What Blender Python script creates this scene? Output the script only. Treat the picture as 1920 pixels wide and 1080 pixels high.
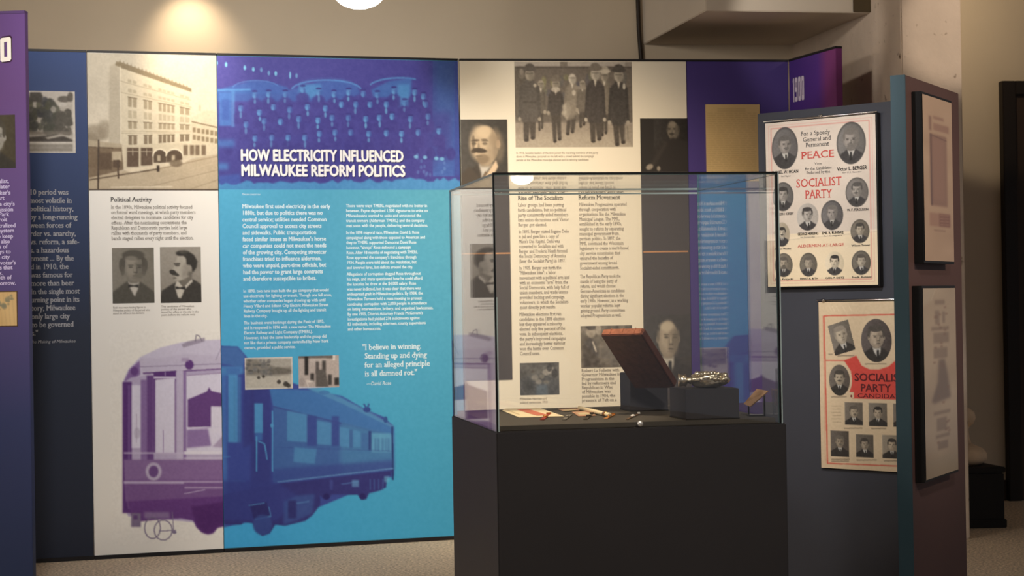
import bpy, bmesh, math, random
import numpy as np
from mathutils import Vector, Matrix

scene = bpy.context.scene
for _o in list(bpy.data.objects):
    bpy.data.objects.remove(_o)

# ------------------------------------------------------------------ camera
FPX = 3400.0                      # focal length in pixels of a 1920 px wide frame
EYE = np.array([0.0, 0.0, 1.22])
PITCH = 21.0 / FPX
ROLL = 0.0165
_F = np.array([0, math.cos(PITCH), math.sin(PITCH)])
_R0 = np.array([1.0, 0, 0])
_U0 = np.cross(_R0, _F)
_R = math.cos(ROLL) * _R0 - math.sin(ROLL) * _U0
_U = math.sin(ROLL) * _R0 + math.cos(ROLL) * _U0
cam_data = bpy.data.cameras.new('camera')
cam_data.sensor_width = 36.0
cam_data.lens = FPX * 36.0 / 1920.0
cam_data.clip_end = 100
cam_data.dof.use_dof = True
cam_data.dof.focus_distance = 6.2
cam_data.dof.aperture_fstop = 7.0
cam = bpy.data.objects.new('camera', cam_data)
scene.collection.objects.link(cam)
_m = Matrix.Identity(4)
for _i in range(3):
    _m[_i][0] = _R[_i]; _m[_i][1] = _U[_i]; _m[_i][2] = -_F[_i]; _m[_i][3] = EYE[_i]
cam.matrix_world = _m
scene.camera = cam

# ------------------------------------------------------------------ view, world, lights
scene.view_settings.view_transform = 'Standard'
scene.view_settings.look = 'None'
scene.view_settings.gamma = 1.0
scene.view_settings.use_curve_mapping = False
scene.view_settings.exposure = 0.3

world = bpy.data.worlds.new('world')
scene.world = world
world.use_nodes = True
world.node_tree.nodes['Background'].inputs[0].default_value = (0.95, 0.93, 1.0, 1)
world.node_tree.nodes['Background'].inputs[1].default_value = 0.15


def light(kind, name, loc, energy, color, target=None, size=0.1, spot=60, blend=0.5, size_y=None):
    d = bpy.data.lights.new(name, kind)
    d.energy = energy
    d.color = color
    if kind == 'SPOT':
        d.spot_size = math.radians(spot); d.spot_blend = blend; d.shadow_soft_size = size
    elif kind == 'AREA':
        d.size = size
        if size_y:
            d.shape = 'RECTANGLE'; d.size_y = size_y
    else:
        d.shadow_soft_size = size
    o = bpy.data.objects.new(name, d)
    scene.collection.objects.link(o)
    o.location = loc
    if target is not None:
        v = Vector(target) - Vector(loc)
        o.rotation_euler = v.to_track_quat('-Z', 'Y').to_euler()
    return o


WARM = (1.0, 0.80, 0.56)
SOFTW = (1.0, 0.91, 0.80)
NEUT = (1.0, 0.99, 0.99)
# wall washer close to the beige wall above the white panel (its hot spot)
light('SPOT', 'spot_wall', (-1.72, 9.66, 3.0), 13, WARM, (-1.735, 9.95, 2.62), 0.04, 80, 1.0)
# its neighbour, in front of the panels, grazing the building photograph
light('SPOT', 'spot_panel', (-1.52, 8.42, 2.98), 52, WARM, (-1.56, 8.93, 2.36), 0.04, 46, 1.0)
# ceiling floods on the panels
light('SPOT', 'flood_panels', (-1.5, 5.2, 2.98), 188, NEUT, (-1.2, 9.0, 1.15), 0.12, 58, 0.9)
light('SPOT', 'flood_cream', (0.35, 6.9, 2.98), 238, WARM, (0.26, 9.3, 1.15), 0.08, 57, 1.0)
# downlight over the glass case
light('SPOT', 'spot_case', (0.02, 4.75, 2.98), 150, WARM, (0.06, 5.0, 0.9), 0.04, 24, 0.6)
# light on the poster boards
light('SPOT', 'spot_posters', (0.1, 4.2, 2.98), 215, NEUT, (1.1, 6.4, 1.38), 0.08, 31, 1.0)
# lamp over the back right corner; unseen spots added to brighten column and recess
light('SPOT', 'spot_corner', (2.45, 9.7, 2.98), 15, WARM, (2.62, 10.6, 2.76), 0.03, 78, 0.15)
light('SPOT', 'spot_column', (2.95, 7.5, 2.95), 62, (1.0, 0.84, 0.68), (2.2, 9.0, 2.52), 0.05, 24, 0.6)
light('SPOT', 'spot_recess', (0.95, 8.2, 2.80), 15, SOFTW, (1.72, 9.6, 2.52), 0.03, 40, 0.6)
light('SPOT', 'spot_board', (3.4, 4.2, 2.95), 165, WARM, (1.35, 5.8, 1.5), 0.06, 34, 0.9)
# unseen fill lights added to lift walls, panels and floor
light('AREA', 'room_fill', (-3.3, 3.4, 3.02), 120, SOFTW, (-1.6, 6.2, 0.6), 1.2)
light('SPOT', 'front_fill', (1.2, 2.6, 2.98), 150, SOFTW, (0.3, 6.0, 1.0), 0.15, 62, 0.9)
light('SPOT', 'wall_fill', (-1.3, 6.3, 2.98), 165, SOFTW, (-1.1, 9.8, 2.55), 0.15, 78, 1.0)


# ------------------------------------------------------------------ materials
MATS = {}


def srgb(c):
    c = np.asarray(c, float) / 255.0
    return np.where(c <= 0.04045, c / 12.92, ((c + 0.055) / 1.055) ** 2.4)


def mat(name, col, rough=0.6, metal=0.0, spec=0.3, noise=0.0, nscale=20.0, bump=0.0, bscale=80.0, emit=None, dist=0.01):
    if name in MATS:
        return MATS[name]
    m = bpy.data.materials.new(name)
    m.use_nodes = True
    nt = m.node_tree
    b = nt.nodes['Principled BSDF']
    lin = srgb(col)
    b.inputs['Base Color'].default_value = (*lin, 1)
    b.inputs['Roughness'].default_value = rough
    b.inputs['Metallic'].default_value = metal
    b.inputs['Specular IOR Level'].default_value = spec
    if noise > 0 or bump > 0:
        tc = nt.nodes.new('ShaderNodeTexCoord')
    if noise > 0:
        n = nt.nodes.new('ShaderNodeTexNoise')
        n.inputs['Scale'].default_value = nscale
        n.inputs['Detail'].default_value = 6
        nt.links.new(tc.outputs['Object'], n.inputs['Vector'])
        r = nt.nodes.new('ShaderNodeValToRGB')
        r.color_ramp.elements[0].position = 0.3
        r.color_ramp.elements[1].position = 0.7
        r.color_ramp.elements[0].color = (*(lin * (1 - noise)), 1)
        r.color_ramp.elements[1].color = (*np.minimum(lin * (1 + noise), 1), 1)
        nt.links.new(n.outputs['Fac'], r.inputs['Fac'])
        nt.links.new(r.outputs['Color'], b.inputs['Base Color'])
    if bump > 0:
        n2 = nt.nodes.new('ShaderNodeTexNoise')
        n2.inputs['Scale'].default_value = bscale
        n2.inputs['Detail'].default_value = 5
        nt.links.new(tc.outputs['Object'], n2.inputs['Vector'])
        bp = nt.nodes.new('ShaderNodeBump')
        bp.inputs['Strength'].default_value = bump
        bp.inputs['Distance'].default_value = dist
        nt.links.new(n2.outputs['Fac'], bp.inputs['Height'])
        nt.links.new(bp.outputs['Normal'], b.inputs['Normal'])
    if emit:
        b.inputs['Emission Color'].default_value = (*srgb(emit[0]), 1)
        b.inputs['Emission Strength'].default_value = emit[1]
    MATS[name] = m
    return m


def print_mat(name='print_ink', rough=0.55, spec=0.25):
    if name in MATS:
        return MATS[name]
    m = bpy.data.materials.new(name)
    m.use_nodes = True
    nt = m.node_tree
    b = nt.nodes['Principled BSDF']
    a = nt.nodes.new('ShaderNodeAttribute')
    a.attribute_name = 'ink'
    nt.links.new(a.outputs['Color'], b.inputs['Base Color'])
    b.inputs['Roughness'].default_value = rough
    b.inputs['Specular IOR Level'].default_value = spec
    MATS[name] = m
    return m


def grad_mat(name, stops, axis=2, rough=0.5, noise=False):
    """a colour that runs along one axis of the object: stops = [(coordinate, colour), ...]"""
    m = bpy.data.materials.new(name)
    m.use_nodes = True
    nt = m.node_tree
    b = nt.nodes['Principled BSDF']
    tc = nt.nodes.new('ShaderNodeTexCoord')
    sp = nt.nodes.new('ShaderNodeSeparateXYZ')
    mr = nt.nodes.new('ShaderNodeMapRange')
    cr = nt.nodes.new('ShaderNodeValToRGB')
    lo, hi = stops[0][0], stops[-1][0]
    mr.inputs['From Min'].default_value = lo; mr.inputs['From Max'].default_value = hi
    nt.links.new(tc.outputs['Object'], sp.inputs[0]); nt.links.new(sp.outputs[axis], mr.inputs['Value'])
    nt.links.new(mr.outputs[0], cr.inputs[0]); nt.links.new(cr.outputs[0], b.inputs['Base Color'])
    el = cr.color_ramp.elements
    while len(el) < len(stops): el.new(0.5)
    for e_, (c_, k_) in zip(el, stops):
        e_.position = (c_ - lo) / (hi - lo); e_.color = (*srgb(k_), 1)
    b.inputs['Roughness'].default_value = rough
    b.inputs['Specular IOR Level'].default_value = .3
    MATS[name] = m
    return m


def plaster_mat():
    m = mat('rough_plaster', (208, 190, 172), 0.85, noise=0.07, nscale=5, bump=0.5, bscale=7, dist=0.03)
    nt = m.node_tree
    b = nt.nodes['Principled BSDF']
    src = b.inputs['Base Color'].links[0].from_socket
    tc = nt.nodes.new('ShaderNodeTexCoord')
    n = nt.nodes.new('ShaderNodeTexNoise'); n.inputs['Scale'].default_value = 17; n.inputs['Detail'].default_value = 3
    nt.links.new(tc.outputs['Object'], n.inputs['Vector'])
    r = nt.nodes.new('ShaderNodeValToRGB')
    r.color_ramp.elements[0].position = .66; r.color_ramp.elements[1].position = .76
    nt.links.new(n.outputs['Fac'], r.inputs[0])
    mx = nt.nodes.new('ShaderNodeMix'); mx.data_type = 'RGBA'
    nt.links.new(r.outputs[0], mx.inputs[0]); nt.links.new(src, mx.inputs[6]); mx.inputs[7].default_value = (*srgb((112, 90, 72)), 1)
    nt.links.new(mx.outputs[2], b.inputs['Base Color'])
    return m


def digits(txt, gap=.16):
    """blocky poster numerals, unit height; returns verts Nx3 and faces"""
    S = {'0': 'abcdef', '1': 'bc', '9': 'abcdfg'}
    w, t, ch = .52, .19, .07
    seg = {'a': (0, 1 - t, w, 1), 'd': (0, 0, w, t), 'g': (0, .5 - t / 2, w, .5 + t / 2), 'f': (0, .5, t, 1 - ch), 'b': (w - t, .5, w, 1 - ch),
           'e': (0, ch, t, .5), 'c': (w - t, ch, w, .5)}
    v, f, x = [], [], 0.0
    for d in txt:
        dx = x - (w - t) if d == '1' else x
        for k in S[d]:
            a, b, c, e = seg[k]
            n = len(v)
            q = [(a, b), (c, b), (c, e), (a, e)]
            if k == 'a': q = [(a, b), (c, b), (c, e - ch), (c - ch, e), (a + ch, e), (a, e - ch)]
            if k == 'd': q = [(a + ch, b), (c - ch, b), (c, b + ch), (c, e), (a, e), (a, b + ch)]
            if d == '1' and k == 'b': q = [(a, b), (c, b), (c, 1), (a + .03, 1), (a - .12, .84), (a, .84)]
            if d == '1' and k == 'c': q = [(a, 0), (c, 0), (c, e), (a, e)]
            v += [(px + dx, py, .0001 * (k in 'adg')) for px, py in q]
            f.append(tuple(range(n, n + len(q))))
        x += (t if d == '1' else w) + gap
    return np.array(v), f


def glass_mat(name='clear_glass', tint=(0.994, 0.997, 0.995)):
    if name in MATS:
        return MATS[name]
    m = bpy.data.materials.new(name)
    m.use_nodes = True
    nt = m.node_tree
    nt.nodes.clear()
    out = nt.nodes.new('ShaderNodeOutputMaterial')
    mix = nt.nodes.new('ShaderNodeMixShader')
    tr = nt.nodes.new('ShaderNodeBsdfTransparent'); tr.inputs[0].default_value = (*tint, 1)
    gl = nt.nodes.new('ShaderNodeBsdfGlossy'); gl.inputs['Roughness'].default_value = 0.0
    gl.inputs['Color'].default_value = (1, 1, 1, 1)
    fr = nt.nodes.new('ShaderNodeFresnel')
    ge = nt.nodes.new('ShaderNodeNewGeometry')
    mr = nt.nodes.new('ShaderNodeMapRange')     # both faces of a pane reflect alike
    mr.inputs['To Min'].default_value = 1.5
    mr.inputs['To Max'].default_value = 1 / 1.5
    nt.links.new(ge.outputs['Backfacing'], mr.inputs['Value'])
    nt.links.new(mr.outputs['Result'], fr.inputs['IOR'])
    nt.links.new(fr.outputs[0], mix.inputs[0])
    nt.links.new(tr.outputs[0], mix.inputs[1])
    nt.links.new(gl.outputs[0], mix.inputs[2])
    nt.links.new(mix.outputs[0], out.inputs[0])
    MATS[name] = m
    return m


# ------------------------------------------------------------------ object helpers
ROOT = {}


def root_loc(o):
    while o.parent is not None:
        o = o.parent
    return np.array(ROOT.get(o.name, (0, 0, 0)), float)


def tag(o, label=None, cat=None, group=None, kind=None):
    if label: o['label'] = label
    if cat: o['category'] = cat
    if group: o['group'] = group
    if kind: o['kind'] = kind
    return o


def thing(name, label, cat, loc, group=None):
    o = bpy.data.objects.new(name, None)
    o.empty_display_size = 0.05
    scene.collection.objects.link(o)
    o.location = loc
    ROOT[o.name] = tuple(loc)
    return tag(o, label, cat, group)


def link(name, me, m, parent=None, label=None, kind=None):
    o = bpy.data.objects.new(name, me)
    if m is not None:
        me.materials.append(m)
    scene.collection.objects.link(o)
    if parent is not None:
        o.parent = parent
    tag(o, label, None, None, kind)
    return o


def mesh_obj(name, verts, faces, m, parent=None, label=None, kind=None, smooth=False, bevel=0.0):
    """verts in world coordinates; stored relative to the thing's base"""
    v = np.asarray(verts, float)
    if parent is not None:
        v = v - root_loc(parent)
    me = bpy.data.meshes.new(name)
    me.from_pydata([tuple(p) for p in v], [], faces)
    bm = bmesh.new(); bm.from_mesh(me)
    bmesh.ops.recalc_face_normals(bm, faces=bm.faces)
    if bevel > 0:
        bmesh.ops.bevel(bm, geom=list(bm.edges), offset=bevel, segments=2, affect='EDGES', clamp_overlap=True)
    bm.to_mesh(me); bm.free()
    if smooth:
        for p in me.polygons: p.use_smooth = True
    return link(name, me, m, parent, label, kind)


BOXF = [(0, 1, 2, 3), (7, 6, 5, 4), (0, 4, 5, 1), (1, 5, 6, 2), (2, 6, 7, 3), (3, 7, 4, 0)]


class Plane:
    """vertical plane through two ground points; s runs to the right as seen from the camera"""
    def __init__(self, a, b, off=0.0):
        a = np.array([a[0], a[1], 0.0]); b = np.array([b[0], b[1], 0.0])
        self.e = (b - a) / np.linalg.norm(b - a)
        self.n = np.array([self.e[1], -self.e[0], 0.0])     # toward the camera side
        self.o = a + self.n * off
        self.len = np.linalg.norm(b - a)

    def shifted(self, off):
        p = Plane.__new__(Plane)
        p.e = self.e; p.n = self.n; p.o = self.o + self.n * off; p.len = self.len
        return p

    def hit(self, px, py):
        d = _F + (px - 960) / FPX * _R + (540 - py) / FPX * _U
        t = np.dot(self.o - EYE, self.n) / np.dot(d, self.n)
        p = EYE + d * t
        return np.dot(p - self.o, self.e), p[2]

    def pt(self, s, z, off=0.0):
        return self.o + self.e * s + self.n * off + np.array([0, 0, z])

    def rect(self, x0, y0, x1, y1):
        """axis aligned rectangle (s0,s1,z0,z1) from a pixel box"""
        a = self.hit(x0, y0); b = self.hit(x1, y0); c = self.hit(x0, y1); d = self.hit(x1, y1)
        return (a[0] + c[0]) / 2, (b[0] + d[0]) / 2, (c[1] + d[1]) / 2, (a[1] + b[1]) / 2

    def mpp(self, px, py):
        d = _F + (px - 960) / FPX * _R + (540 - py) / FPX * _U
        t = np.dot(self.o - EYE, self.n) / np.dot(d, self.n)
        return t / FPX


def project(P):
    P = np.asarray(P, float) - EYE
    zc = P @ _F
    return 960 + FPX * (P @ _R) / zc, 540 - FPX * (P @ _U) / zc


def at_height(px, py, z):
    d = _F + (px - 960) / FPX * _R + (540 - py) / FPX * _U
    t = (z - EYE[2]) / d[2]
    return EYE + d * t


def at_depth(px, py, D):
    d = _F + (px - 960) / FPX * _R + (540 - py) / FPX * _U
    return EYE + d * D


def slab(name, pl, s0, s1, z0, z1, back, front, m, parent=None, label=None, bevel=0.002, kind=None):
    v = [pl.pt(s0, z0, back), pl.pt(s1, z0, back), pl.pt(s1, z1, back), pl.pt(s0, z1, back),
         pl.pt(s0, z0, front), pl.pt(s1, z0, front), pl.pt(s1, z1, front), pl.pt(s0, z1, front)]
    return mesh_obj(name, v, BOXF, m, parent, label, kind, bevel=bevel)


def box(name, o, ex, ey, ez, m, parent=None, label=None, bevel=0.002, kind=None):
    o, ex, ey, ez = [np.asarray(a, float) for a in (o, ex, ey, ez)]
    v = [o, o + ex, o + ex + ey, o + ey, o + ez, o + ex + ez, o + ex + ey + ez, o + ey + ez]
    return mesh_obj(name, v, BOXF, m, parent, label, kind, bevel=bevel)


def tube(name, pts, r, m, parent=None, label=None, n=10, radii=None):
    pts = [np.asarray(p, float) for p in pts]
    vs, fs = [], []
    for i, p in enumerate(pts):
        a = pts[max(i - 1, 0)]; b = pts[min(i + 1, len(pts) - 1)]
        t = (b - a) / np.linalg.norm(b - a)
        u = np.cross(t, [0, 0, 1.0])
        if np.linalg.norm(u) < 1e-3: u = np.cross(t, [1.0, 0, 0])
        u /= np.linalg.norm(u); w = np.cross(t, u)
        rr = radii[i] if radii else r
        for k in range(n):
            an = 2 * math.pi * k / n
            vs.append(p + rr * (math.cos(an) * u + math.sin(an) * w))
    for i in range(len(pts) - 1):
        for k in range(n):
            fs.append((i * n + k, i * n + (k + 1) % n, (i + 1) * n + (k + 1) % n, (i + 1) * n + k))
    fs.append(tuple(range(n))[::-1]); fs.append(tuple(range((len(pts) - 1) * n, len(pts) * n)))
    return mesh_obj(name, vs, fs, m, parent, label, smooth=True)


def lathe(name, base, axis, prof, m, parent=None, label=None, n=32, ripple=None):
    base = np.asarray(base, float); t = np.asarray(axis, float); t /= np.linalg.norm(t)
    u = np.cross(t, [0, 0, 1.0])
    if np.linalg.norm(u) < 1e-3: u = np.array([1.0, 0, 0])
    u /= np.linalg.norm(u); w = np.cross(t, u)
    vs, fs = [], []
    for i, (h, r) in enumerate(prof):
        for k in range(n):
            an = 2 * math.pi * k / n
            rr = r * (1 + (ripple(i, k) if ripple else 0))
            vs.append(base + t * h + rr * (math.cos(an) * u + math.sin(an) * w))
    for i in range(len(prof) - 1):
        for k in range(n):
            fs.append((i * n + k, i * n + (k + 1) % n, (i + 1) * n + (k + 1) % n, (i + 1) * n + k))
    fs.append(tuple(range(n))[::-1]); fs.append(tuple(range((len(prof) - 1) * n, len(prof) * n)))
    return mesh_obj(name, vs, fs, m, parent, label, smooth=True)


# ------------------------------------------------------------------ printed pictures
class Cv:
    """a little painter for the flat printed pictures; coordinates are those of the print"""
    def __init__(self, x0, y0, x1, y1, bg, step=1.0):
        self.x0, self.y0, self.st = x0, y0, step
        self.w = int(math.ceil((x1 - x0) / step)) + 1
        self.h = int(math.ceil((y1 - y0) / step)) + 1
        self.x1 = x0 + (self.w - 1) * step; self.y1 = y0 + (self.h - 1) * step
        self.X, self.Y = np.meshgrid(x0 + np.arange(self.w) * step, y0 + np.arange(self.h) * step)
        self.a = np.empty((self.h, self.w, 3)); self.a[:] = bg

    def _sub(self, xa, ya, xb, yb, pad=3):
        i0 = max(0, int((xa - pad - self.x0) / self.st)); i1 = min(self.w, int((xb + pad - self.x0) / self.st) + 2)
        j0 = max(0, int((ya - pad - self.y0) / self.st)); j1 = min(self.h, int((yb + pad - self.y0) / self.st) + 2)
        return slice(j0, max(j1, j0)), slice(i0, max(i1, i0))

    def _mix(self, sl, mask, col):
        m = mask[..., None]
        self.a[sl] = self.a[sl] * (1 - m) + np.asarray(col, float) * m

    def poly(self, pts, col, al=1.0, blur=0.7):
        pts = np.asarray(pts, float)
        pad = 3 + 3 * blur
        sl = self._sub(pts[:, 0].min(), pts[:, 1].min(), pts[:, 0].max(), pts[:, 1].max(), pad)
        X, Y = self.X[sl], self.Y[sl]
        if X.size == 0: return
        acc = np.zeros(X.shape)
        for dx, dy in ((-.25, -.25), (.25, -.25), (-.25, .25), (.25, .25)):
            ins = np.zeros(X.shape, bool)
            xx, yy = X + dx * self.st, Y + dy * self.st
            for (xa, ya), (xb, yb) in zip(pts, np.roll(pts, -1, 0)):
                if ya == yb: continue
                c = ((ya > yy) != (yb > yy)) & (xx < (xb - xa) * (yy - ya) / (yb - ya) + xa)
                ins ^= c
            acc += ins
        acc /= 4
        if blur > 0: acc = gauss(acc, blur / self.st)
        self._mix(sl, acc * al, col)

    def rect(self, xa, ya, xb, yb, col, al=1.0, blur=0.5):
        self.poly([(xa, ya), (xb, ya), (xb, yb), (xa, yb)], col, al, blur)

    def ell(self, cx, cy, rx, ry, col, al=1.0, soft=0.25, rot=0.0):
        R = max(rx, ry) * (1 + soft) + 1
        sl = self._sub(cx - R, cy - R, cx + R, cy + R)
        X, Y = self.X[sl] - cx, self.Y[sl] - cy
        if X.size == 0: return
        if rot:
            c, s = math.cos(rot), math.sin(rot)
            X, Y = X * c + Y * s, -X * s + Y * c
        d = np.sqrt((X / rx) ** 2 + (Y / ry) ** 2)
        m = np.clip((1 + soft / 2 - d) / max(soft, 0.02), 0, 1)
        m = m * m * (3 - 2 * m)
        self._mix(sl, m * al, col)

    def line(self, p, q, w, col, al=1.0, blur=0.5):
        p = np.asarray(p, float); q = np.asarray(q, float)
        t = (q - p) / (np.linalg.norm(q - p) + 1e-9); n = np.array([-t[1], t[0]]) * w / 2
        self.poly([p + n, q + n, q - n, p - n], col, al, blur)

    def arc(self, cx, cy, rx, ry, a0, a1, w, col, al=1.0):
        k = 14
        pr = None
        for i in range(k + 1):
            t = math.radians(a0 + (a1 - a0) * i / k)
            c = (cx + rx * math.cos(t), cy + ry * math.sin(t))
            if pr: self.line(pr, c, w, col, al)
            pr = c

    def vgrad(self, y0, c0, y1, c1, xa=-1e9, xb=1e9):
        t = np.clip((self.Y - y0) / (y1 - y0), 0, 1)[..., None]
        g = np.asarray(c0, float) * (1 - t) + np.asarray(c1, float) * t
        k = (self.X >= xa) & (self.X <= xb) & (self.Y >= y0) & (self.Y <= y1)
        self.a[k] = g[k]

    def noise(self, scale, amp, seed=0, sl=None):
        rs = np.random.RandomState(seed)
        gh, gw = int(self.h * self.st / scale) + 3, int(self.w * self.st / scale) + 3
        g = rs.rand(gh, gw) - 0.5
        yy = (self.Y - self.y0) / scale; xx = (self.X - self.x0) / scale
        j = yy.astype(int); i = xx.astype(int); fy = yy - j; fx = xx - i
        v = (g[j, i] * (1 - fx) * (1 - fy) + g[j, i + 1] * fx * (1 - fy) + g[j + 1, i] * (1 - fx) * fy + g[j + 1, i + 1] * fx * fy)
        self.a += v[..., None] * 2 * amp

    def soften(self, r):
        for c in range(3): self.a[..., c] = gauss(self.a[..., c], r / self.st)

    def sample(self, px, py):
        x = np.clip((px - self.x0) / self.st, 0, self.w - 1.001); y = np.clip((py - self.y0) / self.st, 0, self.h - 1.001)
        i = x.astype(int); j = y.astype(int); fx = (x - i)[..., None]; fy = (y - j)[..., None]
        a = self.a
        return (a[j, i] * (1 - fx) * (1 - fy) + a[j, i + 1] * fx * (1 - fy) + a[j + 1, i] * (1 - fx) * fy + a[j + 1, i + 1] * fx * fy)


def gauss(a, r):
    if r < 0.2: return a
    n = int(math.ceil(r * 2.5)); k = np.exp(-0.5 * (np.arange(-n, n + 1) / r) ** 2); k /= k.sum()
    p = np.pad(a, ((n, n), (0, 0)), 'edge'); a = sum(k[i] * p[i:i + a.shape[0]] for i in range(2 * n + 1))
    p = np.pad(a, ((0, 0), (n, n)), 'edge'); return sum(k[i] * p[:, i:i + a.shape[1]] for i in range(2 * n + 1))


def print_mesh(name, pl, rc, cv, parent, off=0.001, step=1.3, m=None, label=None, gain=1.0):
    """a flat print on the panel: a fine grid whose ink is a colour attribute"""
    s0, s1, z0, z1 = rc
    mp = pl.mpp((cv.x0 + cv.x1) / 2, (cv.y0 + cv.y1) / 2)
    nx = max(2, int((s1 - s0) / (mp * step))); ny = max(2, int((z1 - z0) / (mp * step)))
    S, Z = np.meshgrid(np.linspace(s0, s1, nx + 1), np.linspace(z1, z0, ny + 1))
    P = pl.o + S[..., None] * pl.e + off * pl.n + Z[..., None] * np.array([0, 0, 1.0])
    px, py = project(P.reshape(-1, 3))
    # corners of the rectangle map exactly to the corners of the picture's own frame
    col = srgb(np.clip(cv.sample(px, py), 0, 255)) * gain
    V = (P.reshape(-1, 3) - root_loc(parent)).astype(np.float32)
    idx = np.arange((nx + 1) * (ny + 1)).reshape(ny + 1, nx + 1)
    q = np.stack([idx[:-1, :-1], idx[1:, :-1], idx[1:, 1:], idx[:-1, 1:]], -1).reshape(-1, 4).astype(np.int32)
    me = bpy.data.meshes.new(name)
    me.vertices.add(len(V)); me.vertices.foreach_set('co', V.ravel())
    me.loops.add(q.size); me.loops.foreach_set('vertex_index', q.ravel())
    me.polygons.add(len(q)); me.polygons.foreach_set('loop_start', np.arange(0, q.size, 4, dtype=np.int32))
    me.update(calc_edges=True)
    at = me.color_attributes.new('ink', 'FLOAT_COLOR', 'POINT')
    at.data.foreach_set('color', np.concatenate([col, np.ones((len(col), 1))], 1).astype(np.float32).ravel())
    return link(name, me, m or print_mat(), parent, label)


def text_geo(lines, bold=0.0, space=1.0, serif=False, align='LEFT'):
    """flat letters as one mesh; unit em size; returns (verts Nx2, faces)"""
    cu = bpy.data.curves.new('letters', 'FONT')
    cu.body = '\n'.join(lines)
    cu.size = 1.0
    cu.align_x = align
    cu.space_line = space
    cu.resolution_u = 2
    cu.fill_mode = 'FRONT'
    ob = bpy.data.objects.new('letters', cu)
    scene.collection.objects.link(ob)
    dg = bpy.context.evaluated_depsgraph_get(); dg.update()
    me = bpy.data.meshes.new_from_object(ob.evaluated_get(dg))
    v = np.array([p.co[:2] for p in me.vertices]).reshape(-1, 2)
    f = [tuple(p.vertices) for p in me.polygons]
    if serif and len(v):
        cnt = {}
        for p in f:
            for a, b in zip(p, p[1:] + p[:1]):
                k = (min(a, b), max(a, b)); cnt[k] = cnt.get(k, 0) + 1
        ext = []
        for (a, b), c in cnt.items():
            if c == 1 and abs(v[a][1] - v[b][1]) < 0.004:
                w = abs(v[a][0] - v[b][0])
                if 0.05 < w < 0.22:
                    ext.append((min(v[a][0], v[b][0]), max(v[a][0], v[b][0]), v[a][1]))
        nlet = len(v)
        v = list(map(tuple, v))
        for xa, xb, y in ext:
            yl = y - round(y / max(space, 1e-6)) * 0
            h = 0.035
            up = any(abs(y + k * space) < 0.03 for k in range(40))
            y0, y1 = (y, y + h) if up else (y - h, y)
            n = len(v); g = 0.07
            v += [(xa - g, y0), (xb + g, y0), (xb + g, y1), (xa - g, y1)]
            f.append((n, n + 1, n + 2, n + 3))
        v = np.array(v)
        v = np.column_stack([v, np.where(np.arange(len(v)) < nlet, 0.0, 0.0001)])
    elif len(v):
        v = np.column_stack([v, np.zeros(len(v))])
    if bold > 0 and len(v):          # a heavier cut: the same letters set again a hair to the side
        n0 = len(v); v0 = v; f0 = list(f)
        for k, (dx, dy) in enumerate(((bold, 0), (-bold, 0), (0, bold * .7), (0, -bold * .7)) if bold > .02 else ((bold, 0), (-bold, 0))):
            v = np.concatenate([v, v0 + np.array([dx, dy, (k + 1) * 0.00012])]); f += [tuple(i + n0 * (k + 1) for i in p) for p in f0]
    bpy.data.objects.remove(ob); bpy.data.curves.remove(cu); bpy.data.meshes.remove(me)
    return v, f


def letters(name, pl, lines, px, py, lead, m, parent, width=None, em=None, bold=0.0, off=0.0018, serif=False,
            align='LEFT', label=None, shear=0.0):
    """a block of text: px,py = left end (or centre) of the first line's baseline in the picture, lead = line
    spacing and width = longest line, in picture pixels"""
    em = em or lead * 0.85
    v, f = text_geo(lines, bold, lead / em, serif, align)
    if len(v) == 0: return None
    mp = pl.mpp(px, py)
    sx = sy = em * mp
    if width:
        sx = width * mp / (v[:, 0].max() - v[:, 0].min())
    s, z = pl.hit(px, py)
    if align == 'LEFT':
        v = v - np.array([v[:, 0].min(), 0, 0])
    P = pl.o + np.outer(s + (v[:, 0] + shear * v[:, 1]) * sx, pl.e) + np.outer(off + v[:, 2], pl.n) + np.outer(z + v[:, 1] * sy, [0, 0, 1.0])
    P = P - root_loc(parent)
    me = bpy.data.meshes.new(name)
    me.from_pydata([tuple(p) for p in P], [], f)
    return link(name, me, m, parent, label)


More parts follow.
